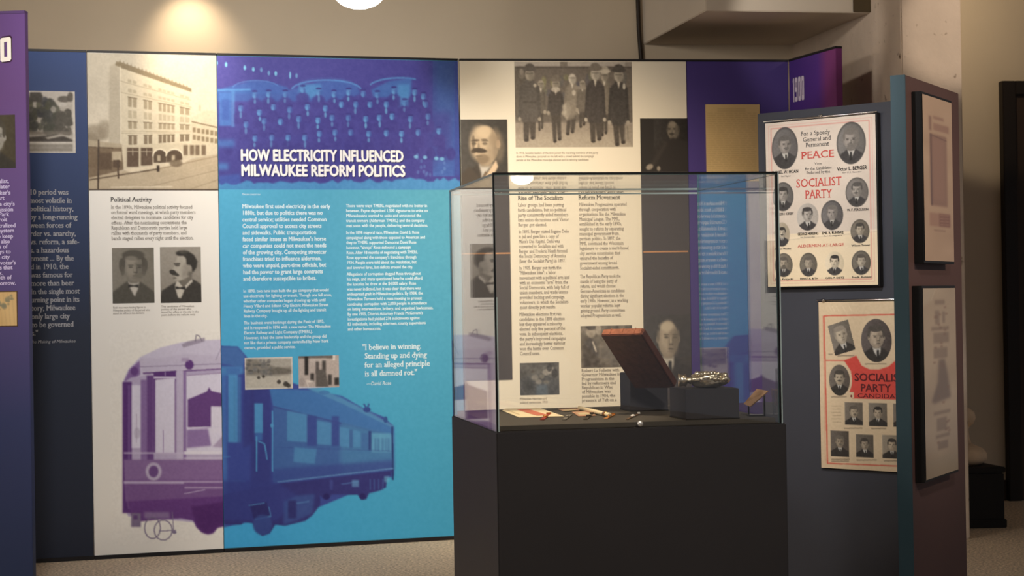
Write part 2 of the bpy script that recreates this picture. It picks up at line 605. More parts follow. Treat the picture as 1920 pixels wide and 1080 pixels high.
def portrait(c, x0, y0, x1, y1, bg=(120, 115, 108), suit=(50, 48, 45), skin=(170, 165, 155), hair=(55, 52, 48), face=0.0,
             stache=True, beard=False, bald=False, oval=False, hx=0.5, hy=0.42, hs=1.0, seed=1, tie=True, grad=12, edge=None, bow=False, head=None):
    """a small half-tone bust: background, shoulders, shirt, head, hair, features"""
    W, H = x1 - x0, y1 - y0
    tmp = Cv(x0, y0, x1, y1, bg, c.st)
    t = ((tmp.X - x0) / W - 0.5)[..., None]
    tmp.a += t * -grad * 2
    q = lambda u, v: (x0 + u * W, y0 + v * H)
    fx = face * 0.05
    sc = hs
    cx, cy = hx, hy
    rw, rh = 0.215 * sc, 0.285 * sc * (W / H)
    if head:                       # centre and half axes given directly
        cx, cy, rw, rh = (head[0] - x0) / W, (head[1] - y0) / H, head[2] / W, head[3] / H
    # shoulders
    tmp.poly([q(-0.05, 1.1), q(-0.02, cy + rh * 1.9), q(cx - rw * 1.35, cy + rh * 1.42), q(cx - rw * 0.6, cy + rh * 1.0),
              q(cx + rw * 0.6, cy + rh * 1.0), q(cx + rw * 1.35, cy + rh * 1.42), q(1.02, cy + rh * 1.9), q(1.05, 1.1)], suit, 1, W * 0.015)
    tmp.poly([q(cx - rw * 0.55, cy + rh * 1.0), q(cx + rw * 0.55, cy + rh * 1.0), q(cx + rw * 0.35 + fx, cy + rh * 1.5), q(cx + fx, cy + rh * 2.15),
              q(cx - rw * 0.35, cy + rh * 1.5)], (205, 200, 190), 0.9, W * 0.012)
    if tie:
        tmp.poly([q(cx - rw * 0.14 + fx, cy + rh * 1.3), q(cx + rw * 0.14 + fx, cy + rh * 1.3), q(cx + rw * 0.2 + fx, cy + rh * 2.2), q(cx - rw * 0.2 + fx, cy + rh * 2.2)], (40, 38, 36), .95, W * 0.01)
    if bow:
        tmp.poly([q(cx - rw * 0.5, cy + rh * 1.22), q(cx, cy + rh * 1.32), q(cx + rw * 0.5, cy + rh * 1.22), q(cx + rw * 0.5, cy + rh * 1.5), q(cx, cy + rh * 1.4), q(cx - rw * .5, cy + rh * 1.5)], (45, 43, 40), .95, W * 0.01)
    tmp.poly([q(cx - rw * .5, cy + rh * .5), q(cx + rw * .5, cy + rh * .5), q(cx + rw * .45, cy + rh * 1.15), q(cx - rw * .45, cy + rh * 1.15)], np.array(skin) * 0.72, 1, W * .02)
    e = lambda u, v, a, b, col, al=1, so=.35, rot=0: tmp.ell(x0 + u * W, y0 + v * H, a * W, b * H, col, al, so, rot)
    if not bald:
        e(cx - fx * .4, cy - rh * 0.25, rw * 1.12, rh * 0.92, hair, 1, .2)
    e(cx - rw * 1.0, cy + rh * .08, rw * .16, rh * .22, np.array(skin) * .8)
    e(cx + rw * 1.0, cy + rh * .08, rw * .16, rh * .22, np.array(skin) * .75)
    e(cx, cy + 0.02, rw * 0.98, rh * 1.0, np.array(skin) * .86, 1, .15)
    e(cx + fx - rw * .18, cy - rh * .05, rw * 0.72, rh * 0.85, skin, .9, .6)
    e(cx + rw * .62 - fx, cy + rh * .2, rw * .45, rh * .75, np.array(skin) * .68, .6, .8)
    if not bald:
        e(cx - fx * .4, cy - rh * 0.88, rw * .98, rh * 0.36, hair, 1, .3)
        e(cx - rw * .96, cy - rh * .35, rw * .16, rh * .42, hair, .9, .4)
        e(cx + rw * .96, cy - rh * .35, rw * .16, rh * .42, hair, .9, .4)
    else:
        e(cx - rw * 0.98, cy - rh * .1, rw * .13, rh * .35, np.array(hair) * 1.1, .8, .5)
        e(cx + rw * 0.98, cy - rh * .1, rw * .13, rh * .35, np.array(hair) * 1.1, .8, .5)
        e(cx - rw * .1, cy - rh * .62, rw * .55, rh * .3, np.minimum(np.array(skin) * 1.12, 255), .7, .8)
    dk = np.array(skin) * .46
    for sgn in (-1, 1):
        u = cx + fx * 1.3 + sgn * rw * .42
        e(u, cy - rh * .16, rw * .27, rh * .05, dk, .6, .6)
        e(u, cy - rh * .02, rw * .2, rh * .07, dk, .7, .7)
    e(cx + fx * 1.8 + rw * .1, cy + rh * .2, rw * .11, rh * .26, np.array(skin) * .66, .7, .7)
    e(cx + fx * 1.7 - rw * .05, cy + rh * .16, rw * .08, rh * .26, np.minimum(np.array(skin) * 1.1, 255), .6, .7)
    e(cx + fx * 1.5, cy + rh * .36, rw * .2, rh * .05, dk, .6, .6)
    if stache:
        e(cx + fx * 1.4, cy + rh * .47, rw * .46, rh * .12, hair, .9, .5)
    e(cx + fx * 1.4, cy + rh * .62, rw * .28, rh * .045, dk, .7, .5)
    e(cx + fx, cy + rh * .76, rw * .3, rh * .05, np.array(skin) * .7, .5, .6)
    if beard:
        e(cx + fx, cy + rh * .85, rw * .62, rh * .36, hair, .85, .5)
    tmp.noise(max(W * .04, 1.2), 5, seed)
    if oval:
        mx, my = (x0 + x1) / 2, (y0 + y1) / 2
        d = np.sqrt(((tmp.X - mx) / (W / 2)) ** 2 + ((tmp.Y - my) / (H / 2)) ** 2)
        m = np.clip((1 - d) * min(W, H) / 2 + .5, 0, 1)
        if edge is not None:
            k = np.clip((d - .86) / .14, 0, 1)[..., None]
            tmp.a = tmp.a * (1 - k) + np.array(edge, float) * k
    else:
        m = np.clip(np.minimum(np.minimum(tmp.X - x0, x1 - tmp.X), np.minimum(tmp.Y - y0, y1 - tmp.Y)) + .6, 0, 1)
    j0 = int(round((y0 - c.y0) / c.st)); i0 = int(round((x0 - c.x0) / c.st))
    ja, ia = max(j0, 0), max(i0, 0)
    jb, ib = min(j0 + tmp.h, c.h), min(i0 + tmp.w, c.w)
    if jb <= ja or ib <= ia: return
    mm = m[ja - j0:jb - j0, ia - i0:ib - i0, None]
    c.a[ja:jb, ia:ib] = c.a[ja:jb, ia:ib] * (1 - mm) + tmp.a[ja - j0:jb - j0, ia - i0:ib - i0] * mm

# ------------------------------------------------------------------ planes of the display
TOPZ = 2.444
pA0 = at_height(47, 95, TOPZ)
pBC = at_height(860, 113.5, TOPZ)
pE1 = at_height(1478, 115.3, TOPZ)
pF1 = at_height(1567, 90, TOPZ)
PL1 = Plane(pA0, pBC)                     # navy, white and cyan panels
PL2 = Plane(pBC, pE1)                     # cream and purple panels
PL3 = Plane(pE1, pF1)                     # short return panel with the year
pG = at_height(46.5, 24, TOPZ)
PL0 = Plane(pG - np.array([1.0, -0.10, 0]), pG)   # near left panel
wq = at_depth(1200, 83, 10.3)
WDIR = np.array([math.cos(math.radians(8)), math.sin(math.radians(8)), 0])
PLW = Plane(wq - WDIR * 4, wq + WDIR * 4)
DDIR = np.array([-math.sin(math.radians(10.9)), math.cos(math.radians(10.9)), 0])   # building depth
CDIR = np.array([DDIR[1], -DDIR[0], 0])

# ------------------------------------------------------------------ setting
m_wall = mat('beige_paint', (205, 190, 168), 0.8, noise=0.02, nscale=3, bump=0.04, bscale=60)
m_ceil = mat('ceiling_paint', (190, 180, 165), 0.85, noise=0.02)
m_plast = plaster_mat()


def carpet():
    m = mat('carpet', (216, 194, 168), 0.95, spec=0.05, noise=0.5, nscale=75, bump=1.0, bscale=110)
    return m


def quad(name, v, m, kind='structure', parent=None):
    return mesh_obj(name, v, [(0, 1, 2, 3)], m, parent, kind=kind)


floor = mesh_obj('floor', [(-6, -10, -0.1), (7, -10, -0.1), (7, 12.5, -0.1), (-6, 12.5, -0.1), (-6, -10, 0), (7, -10, 0), (7, 12.5, 0), (-6, 12.5, 0)], BOXF, carpet(), kind='structure')
ceiling = mesh_obj('ceiling', [(-6, -10, 3.06), (7, -10, 3.06), (7, 12.5, 3.06), (-6, 12.5, 3.06), (-6, -10, 3.16), (7, -10, 3.16), (7, 12.5, 3.16), (-6, 12.5, 3.16)], BOXF, m_ceil, kind='structure')
slab('wall_back', PLW, -2.2, 9.0, 0, 3.06, -0.12, 0, m_wall, bevel=0, kind='structure')
# soffit box under the ceiling
sf0 = at_depth(1200, 83, 10.29)
sf1 = at_height(1323, 20, sf0[2])
L = np.linalg.norm((sf1 - sf0)[:2])
sfw = at_height(1735, 15, sf0[2]) - sf1
box('ceiling_soffit', [sf1[0], sf1[1], sf0[2]], DDIR * (L + 0.06), CDIR * np.linalg.norm(sfw[:2]), (0, 0, 3.06 - sf0[2]),
    mat('soffit_paint', (214, 202, 186), 0.85, noise=0.03, nscale=2.0, bump=0.05), bevel=0.004, kind='structure')
# plaster column
c0 = at_depth(1690, 100, 8.9); c1 = at_depth(1803, 100, 8.96)
cw = np.linalg.norm((c1 - c0)[:2])
box('wall_column', [c0[0], c0[1], 0], CDIR * cw, DDIR * 1.75, (0, 0, 3.06), m_plast, bevel=0.006, kind='structure')
# chips and pits in the plaster
# door far right
d0 = PLW.hit(1898, 600)[0]
dt = PLW.hit(1899, 173)[1]
m_dark = mat('dark_door', (34, 27, 22), 0.5)
dr = slab('door_1', PLW, d0 + 0.02, d0 + 0.95, 0.0, dt - 0.02, 0.001, 0.035, mat('brown_door', (58, 44, 34), 0.55, noise=0.08, nscale=8), bevel=0.003, kind='structure')
for a, b, c, d in ((d0 - 0.06, d0 + 0.02, 0, dt + 0.06), (d0 + 0.95, d0 + 1.03, 0, dt + 0.06), (d0 + 0.02, d0 + 0.95, dt - 0.02, dt + 0.06)):
    slab('door_frame', PLW, a, b, c, d, 0.001, 0.06, m_dark, dr, bevel=0.004)
slab('baseboard_back', PLW, PLW.hit(1812, 900)[0] - 0.2, d0 - 0.06, 0, 0.12, 0.001, 0.016, mat('baseboard_dark', (60, 48, 40), 0.6), bevel=0.003, kind='structure')

# conduit on the wall
pipe = thing('conduit', 'thin dark vertical conduit running down the beige wall beside the soffit', 'pipe', tuple(PLW.pt(PLW.hit(1197, 60)[0], 2.0, 0.02)))
s_a = PLW.hit(1194.5, 0)[0]; s_b = PLW.hit(1200.5, 100)[0]
za, zb = PLW.hit(1194.5, 0)[1], PLW.hit(1200.5, 112)[1]
tube('pipe_run', [PLW.pt(s_a, 3.05, 0.02), PLW.pt(s_a, za, 0.02), PLW.pt(s_a + .003, (za + zb) / 2, 0.02), PLW.pt(s_b, zb, 0.02), PLW.pt(s_b, 2.0, 0.02)], 0.0125, mat('dark_pipe', (40, 30, 22), 0.5), pipe)
for z in (zb - 0.2,):
    tube('pipe_clip', [PLW.pt(s_a - 0.02, z, 0.012), PLW.pt(s_a + 0.02, z, 0.012)], 0.017, mat('dark_pipe', (40, 30, 22)), pipe, n=8)

# dark strip along the right edge of the soffit
sr = np.array([sf1[0], sf1[1], sf0[2]]) + CDIR * np.linalg.norm(sfw[:2])
box('trim_1', sr - CDIR * 0.08 + np.array([0, 0, -0.028]), DDIR * (L + 0.05), CDIR * 0.085, (0, 0, 0.0275), mat('strip_brown', (34, 27, 20), 0.7), bevel=0.003, kind='structure')
box('trim_2', sr - CDIR * 0.33 - DDIR * 0.012 + np.array([0, 0, 0.003]), DDIR * 0.011, CDIR * 0.325, (0, 0, 0.3), mat('channel_olive', (84, 72, 52), 0.7), bevel=0.002, kind='structure')

# ceiling lamps
m_lg = mat('lamp_glass', (255, 250, 240), 0.4, emit=((255, 244, 224), 16.0))
m_lm = mat('lamp_metal', (150, 140, 118), 0.4, 0.6)


def dome_lamp(x, y, z, R, label):
    t = thing('ceiling_lamp', label, 'lamp', (x, y, z))
    prof = [(0.0, 0.004)] + [(R * 0.62 * (1 - math.cos(math.radians(a))), R * math.sin(math.radians(a))) for a in range(8, 91, 6)]
    prof.append((R * 0.62 + 0.05, R))
    lathe('glass_dome', (x, y, z), (0, 0, 1), prof, m_lg, t)
    zc = z + R * 0.62 + 0.05
    lathe('lamp_collar', (x, y, zc), (0, 0, 1), [(0, R * 1.01), (0.03, R * 1.01), (0.05, R * 0.8), (0.06, 0.03)], m_lm, t)
    tube('lamp_stem', [(x, y, zc + 0.05), (x, y, 3.06)], 0.012, m_lm, t)


lp = at_depth(674, 16.5, 8.0)
lampR = 47 / FPX * 8.0
dome_lamp(lp[0], lp[1], lp[2], lampR, 'round white glowing dome lamp hanging from ceiling at the top edge')
# the same lamp farther back in the gallery: its mirror image shows in the front glass of the case
dome_lamp(5.06, -7.57, 2.36, lampR, 'round white dome lamp mirrored in the front glass of the case')

# ------------------------------------------------------------------ panels
m_edge = mat('panel_edge', (28, 26, 28), 0.5)
m_white = mat('panel_white', (240, 237, 230), 0.5, spec=0.35)
m_cyan = mat('panel_cyan', (80, 165, 200), 0.5)
m_navy = grad_mat('panel_navy', [(0.0, (36, 42, 58)), (1.1, (38, 46, 64)), (2.45, (16, 56, 118))])  # navy, darker and greyer towards the bottom
m_purple = mat('panel_purple', (72, 58, 126), 0.5)
m_near = grad_mat('panel_purple_fade', [(0.0, (36, 50, 84)), (0.75, (46, 54, 96)), (1.5, (84, 64, 116)), (2.1, (92, 57, 116)), (2.45, (98, 62, 130))])
m_year = grad_mat('panel_plum_fade', [(-0.10, (70, 46, 128)), (0.02, (84, 50, 136)), (0.05, (120, 56, 118)), (0.085, (116, 54, 108))], 0)
m_cream = mat('panel_cream', (232, 224, 205), 0.5)
ink_white = mat('ink_white', (240, 240, 240), 0.6)
ink_pale = mat('ink_pale', (222, 242, 250), 0.6)
ink_grey = mat('ink_grey', (172, 172, 176), 0.6)
ink_dark = mat('ink_dark', (64, 60, 58), 0.6)
ink_body = mat('ink_body', (128, 120, 112), 0.6)
ink_black = mat('ink_black', (30, 27, 26), 0.6)
ink_red = mat('ink_red', (176, 58, 50), 0.6)
ink_lilac = mat('ink_lilac', (196, 184, 216), 0.6)
ink_tan = mat('ink_tan', (200, 192, 186), 0.6)


def panel(name, label, pl, s0, s1, m, z0=0.018, z1=TOPZ, t=0.035, rail=None):
    p = pl.pt((s0 + s1) / 2, 0)
    th = thing(name, label, 'exhibit board', tuple(p))
    slab('board', pl, s0, s1, z0, z1, -t, 0, m, th, bevel=0.0015)
    slab('top_rail', pl, s0, s1, z1 - 0.002, z1 + 0.01, -t - 0.001, 0.003, rail or m_edge, th, bevel=0.001)
    slab('bottom_rail', pl, s0, s1, 0.0, z0 + 0.002, -t - 0.001, 0.003, m_edge, th, bevel=0.001)
    return th


GAP = 0.003
sA0 = PL1.hit(-40, 500)[0]
sAB = PL1.hit(170, 560)[0]
sBC = PL1.hit(413.5, 560)[0]
sCD = PL1.len
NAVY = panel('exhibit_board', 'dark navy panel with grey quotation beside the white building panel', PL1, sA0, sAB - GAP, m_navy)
WHITE = panel('exhibit_board', 'white panel with sepia building photo and purple streetcar front', PL1, sAB, sBC - 0.0035, m_white)
CYAN = panel('exhibit_board', 'bright cyan panel titled about electricity with blue streetcar side', PL1, sBC, sCD - 0.004, m_cyan)
sDE = PL2.hit(1290, 300)[0]
CREAM = panel('exhibit_board', 'cream panel with walking men photo behind the glass case', PL2, 0.004, sDE - GAP / 2, m_cream)
PURP = panel('exhibit_board', 'deep purple panel holding a tan document right of cream panel', PL2, sDE + GAP / 2, PL2.len - 0.002, m_purple)
YEAR = panel('exhibit_board', 'narrow purple return panel reading 1900 beside the plaster column', PL3, 0.006, PL3.len, m_year)
NEAR = panel('exhibit_board', 'purple near panel cut off by the left picture edge', PL0, PL0.len - 0.85, PL0.len, m_near, rail=mat('rail_purple', (84, 54, 112), .5))

# ---- navy panel
c = Cv(44, 168, 142, 288, (205, 200, 190))
c.rect(46, 172, 136.5, 265, (176, 170, 160))
c.vgrad(172, (196, 190, 182), 205, (178, 172, 162), 47, 136)
c.a[(c.Y > 172) & (c.Y < 265) & (c.X > 136.5)] = (205, 200, 190)
rs = random.Random(3)
for i in range(60):
    x = rs.uniform(50, 108); y = rs.uniform(188 + max(0, (x - 80) * .3), 246)
    c.ell(x, y, rs.uniform(4, 10), rs.uniform(5, 11), (72 + rs.uniform(-14, 10),) * 2 + (62,), .8, .5)
for i in range(30):
    x = rs.uniform(104, 133); y = rs.uniform(206, 250)
    c.ell(x, y, rs.uniform(4, 8), rs.uniform(4, 9), (82, 78, 70), .8, .5)
c.poly([(54, 190), (56, 173), (77, 173), (80, 180), (78, 192)], (74, 70, 64), 1, 1)
c.ell(120, 186, 12, 6, (90, 84, 76), .9, .5); c.ell(132, 182, 6, 9, (86, 80, 72), .9, .5)
c.ell(117, 196, 9, 4, (200, 196, 188), .8, .5); c.ell(100, 205, 5, 6, (180, 176, 168), .7, .6)
c.rect(46, 246, 136, 253, (120, 112, 102), .8, 1.5)
c.poly([(46, 258), (90, 254), (110, 252), (136, 262), (136, 266), (46, 266)], (70, 64, 58), 1, 1)
c.poly([(84, 258), (112, 252), (122, 254), (90, 261)], (190, 184, 172), .9, 1)
c.line((46, 267), (137, 268), 2.2, (205, 200, 190)); c.rect(46, 270, 137, 284, (132, 126, 116), .9, 1.2)
c.rect(46, 274, 137, 279, (160, 154, 144), .7, 1.5)
c.rect(137, 160, 145, 290, (205, 200, 190)); c.rect(40, 284.5, 145, 290, (205, 200, 190))
c.rect(40, 166, 145, 171.5, (205, 200, 190)); c.noise(3, 7, 2)
print_mesh('photograph', PL1, PL1.rect(44, 171, 141, 286.5), c, NAVY, label='park photograph with dark trees and white border')
quote = ['10 period was', 'most volatile in', 'political history,', 'by a long-running', 'ween forces of', 'rder vs. anarchy,', 'vs. reform, a safe-',
         's. a hazardous', 'nment ... By the', 'd in 1910, the', 'was famous for', 'more than beer', 'In the single most', 'urning point in its', 'tory, Milwaukee',
         'only large city', 'to be governed', 's."']
letters('quotation', PL1, quote, 54, 365, 15.55, ink_grey, NAVY, 91, 14.5, 0.02, serif=True)
letters('attribution', PL1, ['The Making of Milwaukee'], 55, 644, 8, ink_grey, NAVY, 84, 8.5, shear=.2)

# ---- white panel : building photo
c = Cv(163, 101, 412, 358, (200, 190, 170))
c.vgrad(100, (196, 188, 170), 290, (222, 212, 192))
c.ell(178, 250, 22, 16, (150, 138, 118), .8, .7); c.ell(196, 244, 14, 18, (150, 138, 118), .7, .7); c.ell(172, 262, 12, 12, (140, 128, 108), .7, .7)
c.poly([(205, 124), (217, 118), (228, 130), (228, 315), (204, 290)], (186, 176, 156), 1, 1.2)
Q = [(225, 124), (359, 171), (359, 290), (227, 316)]


def fq(u, v):
    u2 = u
    a = np.array(Q[0]) * (1 - u2) + np.array(Q[1]) * u2; b = np.array(Q[3]) * (1 - u2) + np.array(Q[2]) * u2
    return tuple(a * (1 - v) + b * v)


c.poly(Q, (214, 203, 178), 1, .6)
c.poly([(216, 122), (218, 115), (228, 117), (359, 166), (359, 173), (226, 127)], (138, 124, 98), 1, .6)
for i in range(19):
    x = 225 + i * 7; y = 116 + (x - 225) * .365
    c.poly([(x - 1.6, y + 1), (x, y - 5 + i * .12), (x + 1.6, y + 2)], (140, 126, 100), .9, .5)
cols = [(.10, .24), (.32, .45), (.53, .77), (.83, .98)]
rows = [(.075, .10, 1), (.16, .215, 0), (.27, .375, 1), (.42, .50, 1), (.55, .62, 0), (.66, .72, 0)]
for ri, (va, vb, dk) in enumerate([(.10, .135, 0), (.20, .235, 0), (.285, .385, 1), (.42, .50, 0), (.535, .61, 1), (.68, .78, 2)]):
    for ua, ub in cols:
        n = 2 if ub - ua < .2 else 4
        for k in range(n):
            u0 = ua + (ub - ua) * (k + .12) / n; u1 = ua + (ub - ua) * (k + .86) / n
            c.poly([fq(u0, va), fq(u1, va), fq(u1, vb), fq(u0, vb)], [(186, 174, 148), (164, 150, 124), (128, 112, 90)][dk], .95, .5)
        if dk: c.line(fq(ua, va), fq(ub, va), 1.4, (110, 96, 72), .9)
for v in (.145, .255, .635, .655):
    c.line(fq(0, v), fq(1, v), 1.2, (170, 156, 128), .8)
c.line(fq(0, 0), fq(0, 1), 1.5, (235, 226, 204), .8)
# right wing
c.poly([(359, 232), (405, 240), (405, 206), (380, 208), (370, 214), (359, 220)], (205, 194, 168), .8, 1.2)
c.poly([(359, 228), (412, 240), (412, 288), (359, 290)], (206, 194, 168), 1, .6)
c.line((359, 228), (412, 240), 2.2, (128, 112, 88))
for k in range(6):
    for r in range(2):
        x = 361.5 + k * 8.2; y = 239 + r * 14 + k * 1.4
        c.rect(x, y, x + 5.6, y + 9, (140, 124, 98), .95)
c.rect(372, 197, 377, 208, (190, 176, 150), .8)
# storefronts
c.poly([(163, 275), (230, 272), (232, 318), (163, 338)], (120, 102, 80), 1, .8)
c.poly([(163, 262), (228, 270), (228, 277), (163, 276)], (176, 162, 138), 1, .8)
c.rect(186, 287, 210, 318, (92, 74, 56), .9, 1); c.rect(210, 284, 228, 302, (190, 176, 150), .9, .8); c.rect(212, 300, 225, 314, (84, 66, 50), 1, .6)
c.poly([(228, 272), (359, 268), (412, 278), (412, 292), (359, 296), (232, 318)], (208, 196, 170), 1, .6)
for x in (238, 264):
    c.rect(x, 277, x + 22, 313 - (x - 238) * .1, (96, 78, 62), 1, .7)
    c.line((x + 11, 279), (x + 11, 292), 1, (200, 188, 164)); c.line((x, 284), (x + 22, 284), 1, (200, 188, 164))
for cx, r in ((300, 12), (327, 14.5)):
    c.ell(cx, 293, r, 12, (88, 72, 56), 1, .1); c.rect(cx - r, 293, cx + r, 305, (88, 72, 56), 1, .6)
    c.arc(cx, 293, r + 1.5, 13.5, 180, 360, 2.2, (230, 220, 196))
    c.rect(cx - 5, 291, cx + 1, 302, (196, 182, 156), .9, .8)
for x in (344, 356, 366, 378): c.rect(x, 272, x + 8, 291, (116, 98, 78), .95, .7)
# street
c.poly([(163, 334), (250, 316), (330, 304), (412, 288), (412, 357), (163, 357)], (186, 170, 144), 1, .8)
c.poly([(232, 318), (330, 302), (360, 296), (345, 306), (300, 314), (250, 326)], (222, 208, 182), .9, 1)
c.line((163, 338), (296, 317), 2.4, (96, 80, 62)); c.line((296, 317), (412, 292), 1.2, (150, 132, 106))
c.line((280, 350), (412, 318), 1.5, (150, 134, 110), .7); c.line((350, 357), (412, 336), 1.5, (150, 134, 110), .7)
c.line((240, 352), (400, 306), 1.2, (200, 184, 158), .6)
c.rect(294, 310, 299, 322, (60, 48, 38), 1, .6); c.ell(330, 306, 12, 7, (110, 94, 74), .8, .5)
c.line((185, 262), (184, 356), 3.2, (70, 56, 44)); c.line((221, 300), (222, 335), 3, (78, 62, 48)); c.line((163, 275), (212, 278), 1.6, (84, 68, 52))
c.line((207, 351), (324, 350), 2.2, (222, 210, 186), .8)
c.rect(160, 354.5, 415, 360, (74, 60, 48)); c.noise(2.5, 6, 5); c.noise(14, 4, 6)
print_mesh('photograph', PL1, (sAB, sBC - 0.0036, PL1.hit(290, 357)[1], TOPZ - 0.004), c, WHITE, label='sepia photograph of a tall corner building', step=1.15)
letters('heading', PL1, ['Political Activity'], 207, 378, 12, ink_dark, WHITE, 77, 12, 0.018, serif=True)
letters('body_text', PL1, ['In the 1890s, Milwaukee political activity focused', 'on formal ward meetings, at which party members', 'elected delegates to nominate candidates for city',
                           'offices. After the nominating conventions the', 'Republican and Democratic parties held large', 'rallies with thousands of party members, and',
                           'bands staged rallies every night until the election.'], 208, 391.5, 9.75, ink_body, WHITE, 157, 9.6, 0.006, serif=True)
c = Cv(208, 462, 292, 572, (125, 120, 110))
portrait(c, 209.5, 463.5, 290, 569.5, bg=(126, 121, 110), suit=(82, 79, 71), skin=(144, 138, 126), hair=(82, 78, 70), face=.55, head=(250, 501, 19.5, 25.5), bow=True, tie=False, stache=False, seed=3, grad=6)
for x, sg in ((228.5, -1), (271.5, 1)):
    c.ell(x, 497, 5.5, 13, (84, 80, 72), .9, .4); c.ell(x + sg * -1.5, 508, 4, 9, (96, 91, 82), .8, .5)
c.ell(250, 478, 21, 9, (84, 80, 72), .85, .4); c.ell(246, 486, 12, 6, (150, 144, 132), .6, .7)
c.ell(260, 516, 9, 3.2, (112, 107, 96), .85, .5); c.ell(259, 525, 9, 4, (128, 122, 110), .7, .6)
print_mesh('photograph', PL1, PL1.rect(210.5, 464.5, 289, 568.5), c, WHITE, label='grey portrait of a broad faced man')
c = Cv(298, 461, 380, 570, (150, 144, 134))
k8 = lambda x, y: (190 + x / 4.154, 350 + y / 4.154)
c.vgrad(461, (156, 150, 140), 570, (138, 132, 122))
c.poly([k8(*p) for p in ((455, 920), (470, 810), (560, 755), (600, 740), (700, 715), (740, 735), (785, 770), (785, 920))], (60, 57, 53), 1, 1)
c.poly([k8(*p) for p in ((585, 740), (600, 735), (640, 780), (705, 715), (712, 740), (650, 800), (620, 870), (598, 865), (578, 800), (575, 770))], (196, 190, 178), 1, .8)
c.poly([k8(*p) for p in ((580, 775), (612, 785), (655, 775), (655, 805), (615, 795), (580, 800))], (40, 38, 36), 1, .7)
c.poly([k8(*p) for p in ((605, 690), (700, 660), (705, 715), (640, 782), (600, 735))], (112, 106, 97), 1, 1.2)
c.poly([k8(*p) for p in ((598, 540), (640, 528), (690, 560), (705, 640), (695, 690), (640, 722), (600, 735), (572, 728), (566, 712), (580, 694), (562, 676), (548, 652), (566, 622), (574, 590), (586, 560))], (172, 166, 155), 1, .9)
c.poly([k8(*p) for p in ((640, 600), (700, 600), (700, 690), (640, 720), (625, 680))], (140, 134, 124), .7, 2.5)
c.poly([k8(*p) for p in ((578, 512), (610, 498), (670, 500), (720, 530), (748, 580), (742, 630), (715, 668), (702, 650), (692, 612), (664, 606), (660, 560), (640, 540), (606, 540), (584, 530))], (52, 49, 45), 1, 1)
c.ell(*k8(640, 508), 9, 3, (92, 88, 80), .6, .6); c.ell(*k8(690, 640), 4, 6.5, (150, 144, 133), .9, .4); c.poly([k8(*p) for p in ((676, 660), (712, 660), (700, 700), (672, 690))], (84, 80, 73), .7, 1.5)
c.line(k8(566, 602), k8(614, 600), 3, (58, 55, 50), .9, .6); c.ell(*k8(592, 614), 4.5, 1.8, (72, 68, 62), .8, .5)
c.ell(*k8(558, 668), 7, 4.6, (52, 49, 45), .95, .4, .5); c.ell(*k8(585, 684), 5.5, 3, (58, 55, 50), .9, .4, .4); c.ell(*k8(572, 712), 3.5, 1.6, (96, 90, 82), .8, .5)
c.noise(3, 5, 4)
print_mesh('photograph', PL1, PL1.rect(300.5, 463, 377, 567.5), c, WHITE, label='portrait of a moustached man looking left')
letters('caption', PL1, ['Both men were leading figures in', 'Milwaukee politics of the period who', 'stood for office in the elections'], 212, 578.5, 5.5, ink_body, WHITE, 68, 5.6)
letters('caption', PL1, ['This candidate of Milwaukee', 'politics of the period who', 'stood for office in the city in the', 'years before the reform vote'], 302, 576.5, 5.3, ink_body, WHITE, 70, 5.6)

# ---- streetcar, purple half
WB = (240, 237, 230)
c = Cv(205, 615, 430, 1020, WB)
P1, P2, P3, P4, P5 = (92, 52, 122), (128, 96, 158), (206, 200, 222), (222, 218, 238), (168, 150, 186)
c.poly([(231, 716), (240, 694), (262, 670), (300, 652), (340, 642), (378, 638), (430, 636), (430, 700), (300, 704), (252, 712), (236, 722)], P3, 1, .8)
c.poly([(262, 672), (300, 672), (348, 664), (430, 668), (430, 692), (268, 702)], (196, 188, 212), .8, 1)
c.line((262, 688), (418, 682), 1.5, (150, 136, 172)); c.line((268, 700), (420, 692), 3, P1, .8)
c.poly([(232, 716), (243, 692), (262, 676), (263, 702), (246, 716)], P2, .9, 1.2)
c.ell(252, 696, 7, 8, P1, .7, .5)
c.poly([(340, 646), (352, 640), (384, 633), (384, 640), (344, 652)], (150, 140, 162), .8, .8)
c.line((366, 640), (368, 628), 1.8, (120, 112, 130)); c.line((368, 628), (374, 630), 1.6, (120, 112, 130)); c.line((374, 630), (379, 640), 1.8, (130, 122, 140))
c.ell(355, 684, 8, 9, P1, .95, .4); c.rect(340, 671, 354, 678, P5, .8, 1)
c.line((404, 676), (416, 650), 2, (160, 150, 180), .7)
# body
c.poly([(230, 718), (246, 708), (300, 700), (430, 692), (430, 985), (240, 968), (232, 940)], (186, 174, 206), 1, .8)
c.rect(230, 716, 247, 962, P1, 1, 1); c.rect(240, 722, 244, 955, P2, .8, 1)
c.rect(247, 722, 264, 840, P4, 1, .8); c.ell(257, 812, 6, 10, (190, 184, 206), .8, .5); c.line((256, 776), (256, 830), 1, P5)
c.rect(264, 712, 275, 965, P2, .8, 1); c.rect(275, 704, 288, 965, P1, .85, 1.2)
c.poly([(288, 698), (330, 695), (330, 850), (288, 850)], P1, 1, .6); c.poly([(291, 712), (328, 709), (328, 850), (291, 850)], P4, 1, .6)
c.line((310, 697), (310, 705), 1.5, P4); c.rect(288, 706, 330, 710, P4, .9, .6)
c.line((291, 790), (291, 850), 1.2, P5); c.line((306, 806), (306, 850), 1.2, P2); c.line((328, 715), (328, 848), 1.6, P5)
c.rect(331, 694, 344, 968, (196, 186, 214), 1, .8); c.rect(344, 696, 349, 968, P2, .8, 1)
c.poly([(350, 704), (430, 698), (430, 850), (350, 850)], P4, 1, .8); c.line((350, 704), (430, 698), 2, P5)
